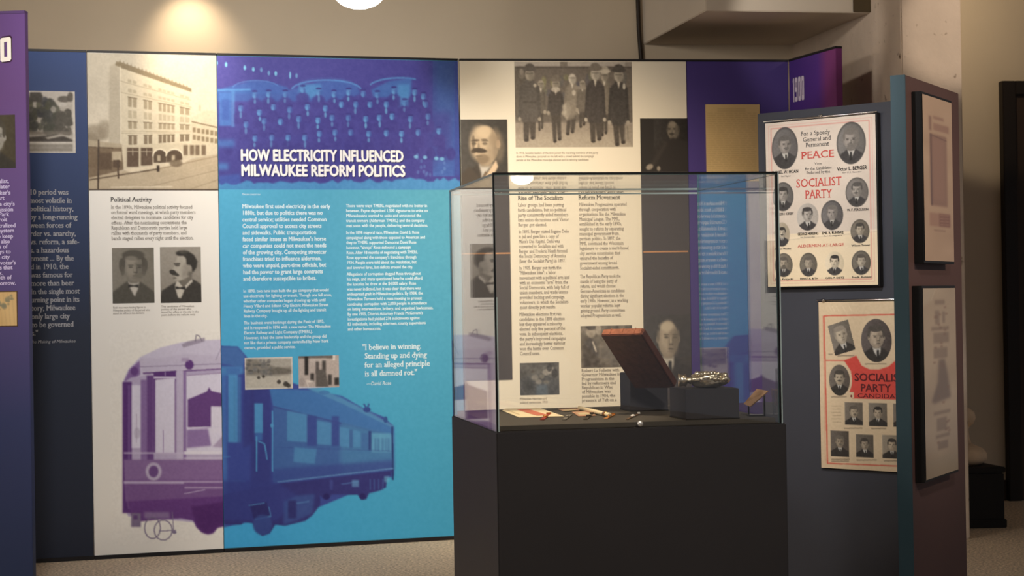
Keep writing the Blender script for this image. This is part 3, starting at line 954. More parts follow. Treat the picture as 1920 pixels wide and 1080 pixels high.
c.poly([(352, 749), (388, 734), (392, 726), (396, 733), (430, 741), (430, 764), (396, 762), (396, 802), (352, 802)], P1, .9, .8)
c.rect(396, 762, 430, 812, (226, 222, 240), .9, 1); c.line((350, 802), (430, 800), 2, P4)
c.poly([(350, 806), (390, 804), (396, 836), (350, 840)], P2, .8, 1.5); c.poly([(398, 838), (420, 815), (430, 812), (430, 840)], P5, .8, 1)
c.rect(345, 846, 430, 852, (232, 228, 242), 1, .8); c.rect(345, 858, 430, 861, (214, 206, 228), .9, .8)
c.poly([(232, 862), (430, 862), (430, 940), (236, 940)], (138, 108, 160), 1, 1); c.poly([(232, 900), (430, 900), (430, 960), (240, 950)], (122, 88, 146), 1, 2)
c.ell(288, 884, 15, 17, (196, 186, 212), .9, .3); c.ell(288, 884, 9, 11, P1, .8, .4)
for y in (848, 904): c.rect(232, y, 345, y + 3, (206, 196, 222), .8, .8)
c.rect(232, 902, 430, 905, (206, 196, 222), .7, .8); c.rect(346, 913, 430, 916, (200, 188, 214), .7, .8); c.line((345, 926), (385, 918), 1.5, P4, .7)
c.poly([(240, 940), (430, 930), (430, 985), (408, 990), (400, 1000), (390, 1002), (378, 998), (368, 988), (362, 976), (340, 972), (300, 974), (262, 978), (246, 966)], (104, 62, 132), 1, 1)
c.poly([(358, 950), (430, 940), (430, 982), (408, 986), (396, 1000), (384, 1000), (370, 988)], (86, 44, 112), 1, 2)
c.rect(246, 962, 264, 988, (130, 116, 146), 1, 1); c.rect(250, 966, 258, 974, P1, .7, 1)
c.rect(270, 960, 318, 972, (150, 132, 168), .8, 2)
for cx, cy, rx, ry in ((286, 990, 15, 20), (306, 994, 17, 19)):
    c.arc(cx, cy, rx, ry, 0, 360, 1.9, (122, 110, 140))
c.line((323, 960), (326, 1000), 1.6, (130, 118, 148)); c.line((298, 996), (330, 994), 1.6, (130, 118, 148)); c.ell(327, 998, 4, 3, (130, 118, 148))
c.rect(205, 1015, 430, 1022, WB)
c.noise(3, 4, 8)
wbz = PL1.hit(300, 1018)[1]
print_mesh('streetcar_print', PL1, (PL1.hit(207, 800)[0], sBC - 0.0036, wbz, PL1.hit(320, 618)[1]), c, WHITE, label='pale purple print of a streetcar front')

# ---- cyan panel
c = Cv(405, 350, 868, 1030, (80, 168, 205), 1.3)
t = np.clip((c.X - 420) / 430, 0, 1)[..., None]
v = np.clip((c.Y - 360) / 640, 0, 1)[..., None]
c.a[:] = np.array([84, 172, 212]) * (1 - t) + np.array([84, 158, 184]) * t
c.a += v * (np.array([-14, 4, 22]) * (1 - t) + np.array([-18, 4, 22]) * t)
B0, B1, B2, B3, B4 = (62, 78, 158), (54, 56, 126), (66, 112, 182), (84, 160, 214), (78, 140, 196)
c.poly([(405, 648), (446, 650), (462, 668), (470, 690), (600, 736), (640, 742), (686, 768), (720, 782), (739, 800), (739, 892), (600, 950), (405, 992)], B0, 1, .8)
c.poly([(405, 650), (445, 650), (460, 668), (456, 690), (405, 680)], (70, 110, 176), 1, 1.2)
c.poly([(405, 686), (455, 688), (462, 700), (405, 706)], B3, .7, 1.5); c.rect(424, 690, 450, 702, (70, 116, 186), .8, 1)
c.rect(428, 702, 446, 830, B3, .85, 1.2); c.rect(438, 708, 442, 825, B4, .9, 1); c.rect(446, 706, 452, 830, B4, .6, 1.5)
c.rect(405, 700, 426, 985, (72, 124, 196), .7, 2)
c.poly([(456, 690), (476, 692), (476, 830), (456, 840)], B1, .6, 2)
c.poly([(470, 690), (508, 728), (508, 955), (470, 960)], B1, .55, 2)
c.rect(477, 756, 493, 812, B3, .9, .8); c.rect(478, 812, 492, 826, (66, 112, 184), .9, 1)
# roof band and side
c.poly([(505, 728), (590, 732), (640, 744), (738, 802), (738, 818), (640, 796), (512, 762)], (66, 118, 184), 1, 1)
c.poly([(560, 722), (600, 728), (690, 770), (738, 798), (738, 803), (640, 756)], (88, 150, 196), .7, 1)
c.poly([(512, 762), (640, 792), (738, 816), (738, 880), (512, 906)], (66, 104, 170), 1, 1)
c.poly([(640, 794), (738, 816), (738, 880), (640, 890)], (74, 134, 184), .7, 3)
c.line((512, 762), (640, 794), 2, (58, 74, 146), .8)
for xa, xb, ya, yb, yc, yd in ((538, 576, 770, 777, 829, 827), (594, 622, 788, 793, 835, 833), (637, 655, 800, 804, 838, 837), (662, 676, 806, 809, 838, 838)):
    c.poly([(xa, ya), (xb, yb), (xb, yc), (xa, yd)], (80, 142, 196), .95, .9)
for xa, xb in ((576, 594), (622, 636)): c.rect(xa, 780, xb, 836, (58, 74, 150), .8, 1.2)
c.rect(655, 806, 661, 840, (62, 96, 160), .7, 1); c.rect(678, 812, 690, 842, (66, 108, 172), .7, 1)
c.rect(691, 808, 696, 844, (44, 62, 128), .95, .8); c.rect(697, 812, 733, 848, (98, 166, 206), .8, 1.2)
for x in (702, 708, 716, 722, 727): c.rect(x, 822, x + 3, 846, (66, 112, 170), .7, 1)
c.line((512, 838), (738, 846), 1.5, (58, 84, 156), .6)
c.poly([(552, 838), (594, 842), (590, 870), (550, 866)], (80, 142, 196), .85, 1.2); c.poly([(636, 842), (690, 846), (690, 866), (636, 866)], (74, 128, 184), .5, 1.5)
c.poly([(512, 880), (738, 862), (738, 882), (512, 905)], (58, 74, 150), .7, 3)
c.line((735.5, 800), (737, 900), 3, (34, 50, 110), .95)
c.line((738, 800), (738, 880), 1, (90, 170, 214), .5)
c.line((520, 904), (738, 878), 2.4, (98, 146, 200), .85)
c.line((481, 818), (481, 884), 2.6, B3, .95); c.line((511, 770), (511, 884), 2.6, B3, .95); c.line((484, 827), (496, 832), 2.4, B3, .95); c.line((496, 832), (501, 862), 2.4, B3, .95)
c.ell(510, 798, 3, 4, B3, .9)
c.line((405, 902), (460, 902), 1.6, B4, .6); c.line((405, 858), (432, 856), 2, B4, .6)
c.poly([(514, 908), (738, 882), (734, 892), (726, 892), (724, 914), (712, 920), (692, 925), (687, 936), (677, 937), (671, 928), (622, 927), (617, 936), (606, 936), (600, 928), (601, 946), (586, 966),
        (572, 977), (534, 986), (516, 984), (506, 1000), (492, 1005), (480, 996), (474, 981), (458, 979), (452, 984), (424, 984), (405, 978), (405, 930)], B1, 1, .8)
c.poly([(405, 900), (520, 905), (560, 930), (520, 976), (405, 976)], (58, 68, 144), .8, 3)
c.poly([(468, 946), (500, 942), (508, 968), (476, 974)], (48, 48, 112), .9, 1); c.line((466, 948), (496, 943), 1.8, (86, 140, 196)); c.line((478, 974), (508, 968), 3, (86, 140, 196)); c.line((504, 950), (508, 968), 2, (80, 130, 190))
c.ell(492, 984, 18, 19, (60, 82, 152), .8, .3)
c.poly([(532, 940), (556, 930), (590, 926), (586, 962), (556, 976), (532, 984)], (66, 96, 164), .7, 2); c.rect(540, 938, 556, 972, (48, 50, 116), .9, 1.5); c.line((556, 944), (580, 940), 3, (80, 122, 182), .8)
c.rect(618, 900, 624, 918, (70, 84, 160), .7, 1); c.line((640, 908), (672, 903), 2, (86, 126, 190), .8); c.rect(660, 900, 673, 913, (96, 146, 200), .8, 1)
for x in (694, 702, 710, 718): c.line((x, 898), (x, 918), 2, (70, 100, 166), .8)
c.ell(612, 931, 6, 6, (44, 40, 106)); c.ell(680, 931, 6, 6, (44, 40, 106))
c.line((733, 885), (736, 900), 2, (50, 80, 150)); c.rect(720, 893, 730, 904, (110, 184, 222), .6, 1)
c.line((682, 757), (690, 770), 3, (52, 80, 150)); c.line((692, 757), (687, 770), 3, (52, 80, 150)); c.ell(688, 768, 7, 5, (50, 74, 146)); c.ell(723, 787, 4, 6, (52, 84, 150)); c.ell(608, 736, 10, 4, (66, 116, 180), .7)
c.noise(4, 3, 9)
zc0 = PL1.hit(640, 355.5)[1]
print_mesh('streetcar_print', PL1, (sBC, sCD - 0.004, 0.022, zc0), c, CYAN, label='cyan print with blue streetcar side', step=1.5)
# crowd
c = Cv(402, 100, 866, 358, (66, 66, 142))
c.vgrad(100, (74, 72, 150), 350, (66, 64, 142))
c.poly([(406, 168), (440, 160), (470, 152), (500, 152), (540, 164), (540, 176), (406, 176)], (66, 100, 176), .9, 1.2)
c.poly([(406, 174), (450, 170), (520, 174), (560, 164), (600, 152), (640, 150), (670, 160), (676, 176), (640, 190), (406, 190)], (66, 104, 178), .75, 1.5)
c.line((406, 169), (470, 168), 3, (92, 160, 216), .8, 1); c.arc(480, 166, 44, 15, 190, 340, 1.8, (88, 140, 206), .7)
c.arc(612, 170, 66, 20, 190, 350, 3, (86, 146, 208), .8); c.arc(612, 162, 56, 16, 190, 340, 1.2, (80, 110, 180), .6)
c.arc(750, 166, 60, 20, 200, 300, 3, (86, 150, 208), .8); c.poly([(696, 168), (730, 152), (772, 146), (772, 172), (768, 184), (700, 182)], (68, 112, 182), .8, 1.5)
c.rect(560, 158, 602, 184, (80, 146, 202), .7, 2); c.rect(746, 158, 768, 200, (80, 150, 204), .6, 2)
c.rect(411, 174, 434, 236, (72, 116, 190), .9, 1); c.rect(434, 170, 440, 238, (92, 150, 212), .6, 1); c.rect(416, 186, 430, 226, (62, 90, 170), .7, 1.5)
for i, (x, y) in enumerate([(406, 118), (424, 121), (459, 127), (475, 130), (490, 131), (504, 137), (517, 138), (544, 141), (556, 142)]):
    c.ell(x, y, 2.4 if i != 7 else 1.7, 4.5 + (i == 7) * 2, (120, 190, 226), .95 if i not in (4, 5, 8) else .6, .6)
c.vgrad(100, (66, 92, 158), 330, (66, 96, 170), 812, 852); c.rect(806, 110, 818, 320, (66, 76, 150), .6, 4)
c.rect(808, 210, 846, 300, (66, 66, 142), .7, 6); c.rect(850, 100, 866, 330, (58, 84, 160), .7, 2)
heads = [(310, 390), (415, 385), (540, 385), (670, 350), (790, 370), (905, 385), (1015, 370), (1125, 380), (1230, 390), (1355, 360), (1510, 370), (1575, 400), (205, 490), (345, 520), (450, 480), (572, 500),
         (705, 480), (840, 490), (960, 460), (1068, 460), (1175, 460), (1297, 460), (1435, 450), (1592, 460), (245, 610), (380, 585), (503, 590), (640, 570), (785, 580), (890, 560), (1012, 560), (1143, 570),
         (1245, 560), (1340, 550), (1478, 570), (1610, 550), (312, 715), (438, 710), (560, 710), (685, 710), (795, 680), (912, 670), (1030, 670), (1165, 680), (1297, 675), (1412, 680), (1535, 670), (1692, 660)]
rs = random.Random(7)
for hx, hy in heads:
    x, y = 400 + hx / 4, 80 + hy / 4
    c.poly([(x - 12, y + 30), (x - 12, y + 12), (x - 4, y + 5), (x + 4, y + 5), (x + 12, y + 12), (x + 12, y + 30)], (66, 62, 138), .85, 1.5)
for hx, hy in heads:
    x, y = 400 + hx / 4, 80 + hy / 4
    k = rs.uniform(.5, .95)
    c.ell(x, y + .5, 4.6, 6.8, (84, 128, 192), k, .35); c.ell(x - 1, y + 2.4, 3.2, 4.4, (98, 158, 210), k * .8, .6)
    c.ell(x, y - 6.6, 5.4, 2.0, (58, 56, 130), .9, .4); c.rect(x - 3.4, y - 1.2, x + 3.4, y + .4, (66, 88, 164), .4, .8); c.ell(x + 3.4, y + 2, 2.2, 5, (64, 84, 158), .5, .7)
    if rs.random() < .75: c.ell(x + rs.uniform(-1, 1), y + 13, 2.3, rs.uniform(4, 6.5), (106, 172, 216), k * .85, .6)
for x in range(430, 850, 22):
    c.ell(x + rs.uniform(-4, 4), 282 + rs.uniform(-6, 10), 9, 12, (62, 58, 134), .8, .5)
for i in range(16): c.ell(rs.uniform(775, 835), rs.uniform(290, 330), 2.5, 3.5, (92, 128, 190), .5, .6)
for x, y in ((780, 294), (797, 295), (818, 297), (829, 298)): c.ell(x, y, 4, 3.4, (120, 186, 222), .8, .6)
c.rect(406, 262, 440, 276, (72, 120, 190), .7, 3); c.rect(408, 306, 428, 318, (80, 140, 204), .7, 3); c.poly([(406, 330), (450, 326), (452, 356), (406, 356)], (66, 96, 176), .7, 2)
pts = [(402, 348)]
x = 402
while x < 866:
    x += rs.uniform(5, 14); pts.append((x, 344 - (x - 402) * .018 + rs.uniform(-5, 4)))
pts += [(866, 360), (402, 360)]
c.poly(pts, (74, 142, 196), .95, 1)
c.noise(5, 4, 11); c.noise(2, 3, 12)
print_mesh('crowd_photograph', PL1, (sBC, sCD - 0.004, zc0, TOPZ - 0.004), c, CYAN, label='deep blue photograph of men in front of streetcars')
title = ['HOW ELECTRICITY INFLUENCED', 'MILWAUKEE REFORM POLITICS']
ink_shadow = mat('ink_shadow', (34, 34, 100), 0.6)
for i, (ln, x0, x1, yb) in enumerate(((title[0], 451.5, 764.5, 301.2), (title[1], 452.5, 768, 329.6))):
    letters('title_shadow', PL1, [ln], x0 + 1.6, yb + 1.6, 28, ink_shadow, CYAN, x1 - x0, 30.5, 0.055, off=0.0016)
    letters('title', PL1, [ln], x0, yb, 28, ink_white, CYAN, x1 - x0, 30.5, 0.046, off=0.0026, label='white title lettering')
letters('credit_line', PL1, ['Milwaukee streetcar men'], 454, 366, 6, ink_pale, CYAN, 34, 5.6)
letters('lead_text', PL1, ['Milwaukee first used electricity in the early', '1880s, but due to politics there was no', 'central service; utilities needed Common', 'Council approval to access city streets',
                           'and sidewalks. Public transportation', 'faced similar issues as Milwaukee\'s horse', 'car companies could not meet the needs', 'of the growing city. Competing streetcar',
                           'franchises tried to influence aldermen,', 'who were unpaid, part-time officials, but', 'had the power to grant large contracts', 'and therefore susceptible to bribes.'],
        453.5, 390.6, 12.35, ink_pale, CYAN, 168, 11.4, 0.03)
letters('body_text', PL1, ['In 1890, two new men built the gas company that would', 'use electricity for lighting or transit. Though one fell soon,', 'whether other companies began drawing up with until', 'Henry Villard and Edison City Electric Milwaukee Street',
                           'Railway Company bought up all the lighting and transit', 'lines in the city.'], 456, 548.6, 9.35, ink_pale, CYAN, 168, 8.3, 0.022)
letters('body_text', PL1, ['The business went bankrupt during the Panic of 1893,', 'and it reopened in 1896 with a new name: The Milwaukee', 'Electric Railway and Light Company (TMERL).',
                           'However, it had the same leadership and the group did', 'not like that a private company controlled by New York', 'owners, provided a public service.'], 457, 608.2, 9.35, ink_pale, CYAN, 165, 8.3, 0.022)
letters('body_text', PL1, ['There were ways TMERL negotiated with no better in', 'between. Payne deposited 1,500 signatures to unite on', 'Milwaukeeans wanted to unite and announced the', 'transit owners (Alderman TMERL) and the company',
                           'met soon with the people, delivering several decisions.'], 648.5, 388.4, 9.35, ink_pale, CYAN, 158, 8.3, 0.022)
letters('body_text', PL1, ['In the 1898 mayoral race, Milwaukee David S. Rose', 'campaigned along with those opposed to American and', 'they to TMERL supported Democrat David Rose', 'however, "always" Rose delivered a campaign',
                           'Rose. After 18 months of negotiating with TMERL', 'Rose approved the company\'s franchises through', '1934. People were told about the resolution, but', 'and lowered fares, but deficits around the city.'],
        648.8, 439, 9.35, ink_pale, CYAN, 152, 8.3, 0.022)
letters('body_text', PL1, ['Allegations of corruption dogged Rose throughout', 'his reign, and many questioned how he could afford', 'the luxuries he drew at the $4,000 salary. Rose', 'was never indicted, but it was clear that there was',
                           'widespread graft in Milwaukee politics. By 1904, the', 'Milwaukee Turners held a mass meeting to protest', 'continuing corruption with 2,000 people in attendance', 'on listing interventions, bribery, and organized lawlessness.',
                           'By one 1905, District Attorney Francis McGovern\'s', 'investigations had yielded 276 indictments against', '83 individuals, including aldermen, county supervisors', 'and other bureaucrats.'],
        650, 516.8, 9.38, ink_pale, CYAN, 166, 8.3, 0.022)
letters('pull_quote', PL1, ['"I believe in winning.', ' Standing up and dying', ' for an alleged principle', ' is all damned rot."'], 679, 656.3, 16.5, ink_pale, CYAN, 130, 15.2, 0.014, serif=True, label='white serif quotation')
letters('pull_quote_name', PL1, ['—David Rose'], 687, 722.5, 9, ink_pale, CYAN, 47, 9.5, 0.004, serif=True, shear=.18)
c = Cv(455, 665, 552, 734, (214, 212, 206))
c.rect(461, 672, 546, 727, (168, 164, 156))
c.poly([(461, 674), (478, 674), (500, 682), (520, 690), (546, 688), (546, 700), (520, 706), (490, 708), (461, 706)], (128, 124, 116), .9, 1.5)
rs = random.Random(5)
for i in range(40): c.ell(rs.uniform(462, 508), rs.uniform(676, 704), rs.uniform(2, 5), rs.uniform(2, 4), (96 + rs.uniform(-16, 30),) * 3, .7, .5)
c.poly([(505, 694), (520, 688), (545, 693), (545, 700), (512, 702)], (106, 102, 96), .9, 1)
c.rect(461, 704, 546, 727, (190, 186, 176), .85, 2)
for x, y, r in ((485, 708, 3), (494, 706, 3), (523, 716, 4), (536, 720, 5), (541, 723, 4)): c.ell(x, y, r, r, (60, 57, 54), .9, .4)
c.noise(2.5, 8, 4)
print_mesh('photograph', PL1, PL1.rect(459, 670, 548.5, 729.5), c, CYAN, off=0.0022, label='small grey photograph of a hillside with white border')
c = Cv(556, 662, 640, 730, (176, 166, 164))
c.rect(559, 666, 636, 725, (178, 168, 164)); c.rect(559, 666, 626, 672, (90, 86, 84), .9, 1); c.rect(571, 668, 578, 703, (40, 38, 38), 1, .7)
c.rect(582, 672, 612, 680, (188, 180, 176), .8, 1); c.rect(592, 678, 598, 700, (70, 66, 66), .9, 1); c.rect(604, 676, 611, 695, (60, 57, 57), .9, 1)
c.poly([(592, 694), (610, 692), (616, 726), (592, 726)], (92, 88, 86), 1, 1); c.rect(582, 700, 589, 716, (50, 47, 47), .95, 1); c.rect(615, 702, 622, 722, (56, 53, 53), .95, 1)
c.rect(627, 708, 636, 722, (44, 42, 42), .95, 1); c.rect(574, 713, 588, 717, (222, 216, 210), .9, 1); c.line((576, 717), (578, 726), 1.6, (214, 208, 204)); c.rect(624, 664, 628, 676, (232, 228, 222), .9, .8)
c.ell(566, 716, 6, 8, (150, 142, 140), .7, .5); c.rect(556, 725.5, 640, 731, (196, 200, 214)); c.noise(2, 8, 3)
print_mesh('photograph', PL1, PL1.rect(559.5, 667, 635.5, 727), c, CYAN, off=0.0022, label='small grey photograph of an office interior')

# ---- cream panel
zt = TOPZ - 0.004
PAPER = (232, 224, 205)


def pr(pl, *b):
    return pl.rect(*b)


c = Cv(962, 112, 1190, 280, (150, 140, 128))
c.vgrad(112, (112, 104, 96), 230, (104, 97, 89)); c.rect(962, 112, 1190, 124.5, (178, 170, 160)); c.rect(1050, 112, 1064, 125, (128, 120, 110)); c.rect(1172, 112, 1190, 124, (150, 142, 132))
c.vgrad(234, (156, 146, 132), 278, (172, 162, 146)); c.poly([(962, 226), (1012, 232), (1060, 228), (1190, 232), (1190, 246), (962, 250)], (150, 140, 127), .8, 3)
c.rect(968, 125, 1186, 128, (88, 82, 76), .8, 1)
c.rect(968, 128, 990, 226, (96, 90, 82), .8, 3); c.ell(978, 135, 4, 6, (150, 142, 130), .8, .5); c.ell(978, 142, 6, 5, (128, 120, 110), .7, .5)
rs = random.Random(9)
for i in range(26): c.ell(rs.uniform(1010, 1170), rs.uniform(140, 200), rs.uniform(3, 7), rs.uniform(5, 12), (rs.uniform(84, 146),) * 2 + (96,), .5, .6)


def walker(x, yh, ybot, w, coat, head=(160, 152, 138), hat=None, shirt=True, legs=(78, 72, 66), lean=0, coatlen=.68):
    H = ybot - yh; k = H * .085
    ys = yh + k * 1.9
    yc = yh + H * coatlen
    for sgn, dy in ((-1, 0), (1, -4)):
        c.poly([(x - sgn * w * .08, yc - 8), (x + sgn * w * .8, yc - 8), (x + sgn * w * .72 + lean, ybot + dy - 2), (x + sgn * w * .12 + lean, ybot + dy - 2)], legs, 1, .8)
        c.ell(x + sgn * w * .4 + lean, ybot + dy - 1, w * .3, 3, (66, 60, 55), 1, .4)
    c.poly([(x - w * .28, ys - 2), (x + w * .28, ys - 2), (x + w, ys + H * .06), (x + w * 1.25, ys + H * .30), (x + w * .85, yc), (x - w * .85, yc), (x - w * 1.25, ys + H * .30), (x - w, ys + H * .06)], coat, 1, .9)
    c.line((x + w * 1.0, ys + H * .08), (x + w * 1.25, yc - H * .06), w * .42, np.array(coat) * .92); c.line((x - w * 1.0, ys + H * .08), (x - w * 1.25, yc - H * .06), w * .42, np.array(coat) * .95)
    c.ell(x + w * 1.25, yc - H * .04, 3, 4, head, .9, .4); c.ell(x - w * 1.25, yc - H * .04, 3, 4, head, .9, .4)
    if shirt: c.poly([(x - 3.2, ys - 2), (x + 3.2, ys - 2), (x, ys + H * .1)], (206, 198, 184), 1, .6)
    c.ell(x, yh + k, k * .72, k * .98, head, 1, .4); c.ell(x + k * .3, yh + k * 1.3, k * .5, k * .7, np.array(head) * .78, .7, .7); c.rect(x - k * .55, yh + k * .7, x + k * .55, yh + k * .95, np.array(head) * .6, .7, .5)
    if hat: c.ell(x, yh + k * .1, k * 1.1, k * .42, hat, 1, .3); c.ell(x, yh - k * .2, k * .75, k * .6, hat, 1, .3)


walker(1073, 138, 252, 11, (132, 124, 112), head=(198, 190, 176), lean=-4)
walker(1133, 132, 254, 8, (126, 118, 106), hat=(168, 160, 146))
walker(1092, 150, 238, 8, (112, 105, 96)); walker(1014, 150, 244, 6, (100, 94, 86))
walker(993, 128, 264, 15, (92, 87, 82), hat=(96, 90, 84), shirt=False, coatlen=.74); c.ell(1003, 160, 3, 3.4, (176, 168, 154), 1, .4)
c.rect(980, 190, 1006, 193, (74, 69, 64), .7, .7)
walker(1042, 148, 266, 11, (76, 71, 67), hat=(118, 110, 100), lean=3, coatlen=.58); c.ell(1042, 168, 8, 5, (190, 182, 168), .8, .4)
c.poly([(1054, 198), (1066, 190), (1072, 206), (1064, 226), (1056, 216)], (172, 164, 150), .9, 1.2)
c.poly([(1060, 190), (1080, 185), (1078, 222), (1064, 226)], (140, 132, 120), .7, 1.5)
c.line((1078, 164), (1112, 166), 6, (150, 142, 130), .9, 1); c.ell(1108, 168, 6, 4, (186, 178, 164), .9, .4); c.ell(1076, 174, 3.5, 5, (196, 188, 174), .9, .4)
walker(1116, 127, 266, 14, (74, 69, 66), head=(186, 178, 164), hat=(122, 114, 104), lean=2, coatlen=.74)
c.ell(1135, 134, 9, 4, (192, 184, 168), .9, .4)
walker(1160, 130, 272, 14, (70, 66, 63), head=(172, 164, 150), hat=(82, 77, 72), lean=3, coatlen=.74); c.ell(1170, 162, 2.5, 6, (196, 190, 178), .9, .4)
c.poly([(1172, 232), (1186, 230), (1186, 272), (1170, 262)], (150, 141, 128), .8, 1.5); c.line((1176, 236), (1178, 262), 2, (112, 104, 94), .7)
c.noise(3, 7, 2); c.noise(1.5, 4, 3)
print_mesh('photograph', PL2, pr(PL2, 965.5, 116, 1185.5, 276), c, CREAM, label='grey photograph of men walking in a row')
letters('caption', PL2, ['In 1910, Socialist leaders of the time joined the marching members of the party', 'down in Milwaukee, pictured on the left with a crowd behind the campaign', 'parade of the Milwaukee municipal election and its winning candidates'], 968, 289, 6.5, ink_body, CREAM, 156, 6.2)
# dark columns left and right are darker printed boards fixed on the cream panel
m_char = mat('panel_charcoal', (74, 69, 68), 0.5)
r = pr(PL2, 862, 224, 951.5, 712)
sL0, sL1 = 0.004, PL2.hit(957.5, 520)[0]
slab('text_column', PL2, sL0, sL1, PL2.hit(945, 712)[1], PL2.hit(930, 350)[1], 0, 0.004, m_char, CREAM, label='charcoal text column at the left', bevel=0)
sR0 = PL2.hit(1204, 480)[0]
slab('text_column', PL2, sR0, sDE - GAP / 2, 0.022, PL2.hit(1245, 322)[1], 0, 0.004, m_char, CREAM, label='charcoal text column at the right', bevel=0)
c = Cv(855, 220, 958, 362, (70, 67, 64))
portrait(c, 850, 214, 972, 380, bg=(70, 67, 63), suit=(66, 60, 54), skin=(192, 172, 144), hair=(104, 92, 78), face=-1.5, head=(911, 270, 24, 37), tie=False, bald=True, seed=6, stache=False)
c.ell(899, 282, 14, 4.6, (66, 57, 48), .95, .45, .12); c.ell(888, 284, 5, 3.4, (70, 60, 50), .8, .5); c.ell(905, 298, 12, 9, (122, 106, 86), .75, .6)
c.ell(893, 263, 6, 2, (84, 72, 60), .8, .5); c.ell(908, 262, 6, 2, (96, 82, 68), .7, .5); c.ell(934, 270, 4, 8, (176, 154, 128), .9, .4)
c.ell(928, 258, 10, 18, (150, 132, 108), .5, .8); c.ell(905, 246, 14, 10, (206, 186, 156), .6, .8)
c.poly([(862, 330), (880, 312), (896, 330), (910, 362), (850, 362)], (74, 66, 58), 1, 2); c.poly([(897, 350), (930, 300), (934, 312), (912, 355)], (214, 190, 160), .95, 1); c.line((898, 348), (912, 322), 5, (110, 92, 74), .9)
print_mesh('photograph', PL2, (sL0, PL2.hit(951.5, 290)[0], PL2.hit(905, 352)[1], PL2.hit(905, 224)[1]), c, CREAM, off=0.005, label='portrait of a moustached man on dark ground')
c = Cv(1198, 218, 1296, 326, (46, 43, 42))
portrait(c, 1226, 216, 1296, 330, bg=(46, 43, 41), suit=(50, 46, 44), skin=(122, 114, 102), hair=(58, 54, 49), face=-.5, head=(1262, 243, 10.5, 17), tie=False, beard=False, bald=True, stache=True, seed=8)
c.a[(c.X < 1226)] = (46, 43, 41)
c.poly([(1212, 318), (1230, 290), (1252, 262), (1262, 258), (1296, 268), (1296, 330), (1210, 330)], (48, 44, 42), 1, 1.5)
c.line((1222, 312), (1250, 266), 7, (60, 55, 52), .9, 2); c.ell(1218, 313, 7, 5, (150, 140, 126), .95, .5, -.5); c.ell(1235, 316, 3.5, 4.5, (150, 140, 126), .9, .5)
print_mesh('photograph', PL2, (sR0, sDE - GAP / 2, PL2.hit(1246, 322)[1], PL2.hit(1246, 222)[1]), c, CREAM, off=0.005, label='dark portrait of a seated man')
letters('heading', PL2, ['Victor Berger and the', 'Rise of The Socialists'], 970, 364, 11.2, ink_black, CREAM, 90, 11.5, 0.014, serif=True)
letters('heading', PL2, ['Progressives and the', 'Reform Movement'], 1084, 363, 11, ink_black, CREAM, 87, 11.5, 0.014, serif=True)
letters('body_text', PL2, ['early municipal movement and', 'labor federation work, which in'], 970, 337, 8.6, ink_body, CREAM, 92, 8.6, 0.004, serif=True)
letters('body_text', PL2, ['reform municipal issues', 'politics in Milwaukee and the'], 1084, 337, 8.6, ink_body, CREAM, 80, 8.6, 0.004, serif=True)
letters('body_text', PL2, ['Labor groups had been putting', 'forth candidates, but no political', 'party consistently aided members', 'into union discussions until Victor', 'Berger got elected.'], 970.5, 387.5, 9.3, ink_body, CREAM, 97, 9.2, 0.006, serif=True)
letters('body_text', PL2, ['In 1895, Berger visited Eugene Debs', 'in jail and gave him a copy of', 'Marx\'s Das Kapital. Debs was', 'converted to Socialism and with', 'Berger and Frederic Heath formed', 'the Social Democracy of America', '(later the Socialist Party) in 1897.'], 972, 437.5, 9.2, ink_body, CREAM, 96, 9.2, 0.006, serif=True)
letters('body_text', PL2, ['In 1905, Berger put forth the', '"Milwaukee Idea": a labor', 'movement with a political arm and', 'with an economic "arm" from the', 'Social Democrats, with help full of', 'union members, and trade unions', 'provided backing and campaign', 'volunteers, in which the Socialists', 'most directly put results.'], 973, 505.5, 9.22, ink_body, CREAM, 96, 9.2, 0.006, serif=True)
letters('body_text', PL2, ['Milwaukee elections first ran', 'candidates in the 1898 election', 'but they appeared a minority', 'elected only five percent of the', 'vote. In subsequent elections,', 'the party\'s improved campaigns', 'and increasingly better turnout', 'won the battle over Common', 'Council seats.'], 973, 592.5, 9.2, ink_body, CREAM, 88, 9.2, 0.006, serif=True)
letters('body_text', PL2, ['Milwaukee Progressives operated', 'through cooperation with', 'organizations like the Milwaukee', 'Municipal League. The MML,', 'established in the early 1890s,', 'sought to reform by separating', 'municipal government from', 'partisan politics. In 1897, the', 'MML convinced the Wisconsin',
                               'legislature to create a merit-based', 'city service commission that', 'ensured the benefits of', 'government among broad', 'Socialist-aided constituents.'], 1085, 386.5, 9.15, ink_body, CREAM, 94, 9.2, 0.006, serif=True)
letters('body_text', PL2, ['The Republican Party took the', 'mantle of being the party of', 'reform, and would choose', 'German-Americans as candidates', 'during significant elections in the', 'early 1900s. However, as a working', 'worker populist reforms kept', 'gaining ground. Party committees', 'adopted Progressivism as well.'], 1087, 521.5, 9.15, ink_body, CREAM, 92, 9.2, 0.006, serif=True)
letters('body_text', PL2, ['Robert La Follette with', 'Governor Milwaukee in', 'Progressivism in the', 'led by reformers and', 'Republican in Wisc', 'of Milwaukee was', 'possible in 1904, the', 'presence of Taft on a'], 1090, 697.5, 8.0, ink_body, CREAM, 74, 8.2, 0.006, serif=True)
letters('caption', PL2, ['Milwaukee reporters and', 'political cartoonists, 1910'], 975, 750, 7, ink_body, CREAM, 52, 6.5)
c = Cv(972, 676, 1052, 745, (96, 94, 90))
c.noise(12, 22, 1)
c.poly([(972, 712), (1000, 700), (1030, 704), (1052, 716), (1052, 745), (972, 745)], (74, 76, 78), .7, 3)
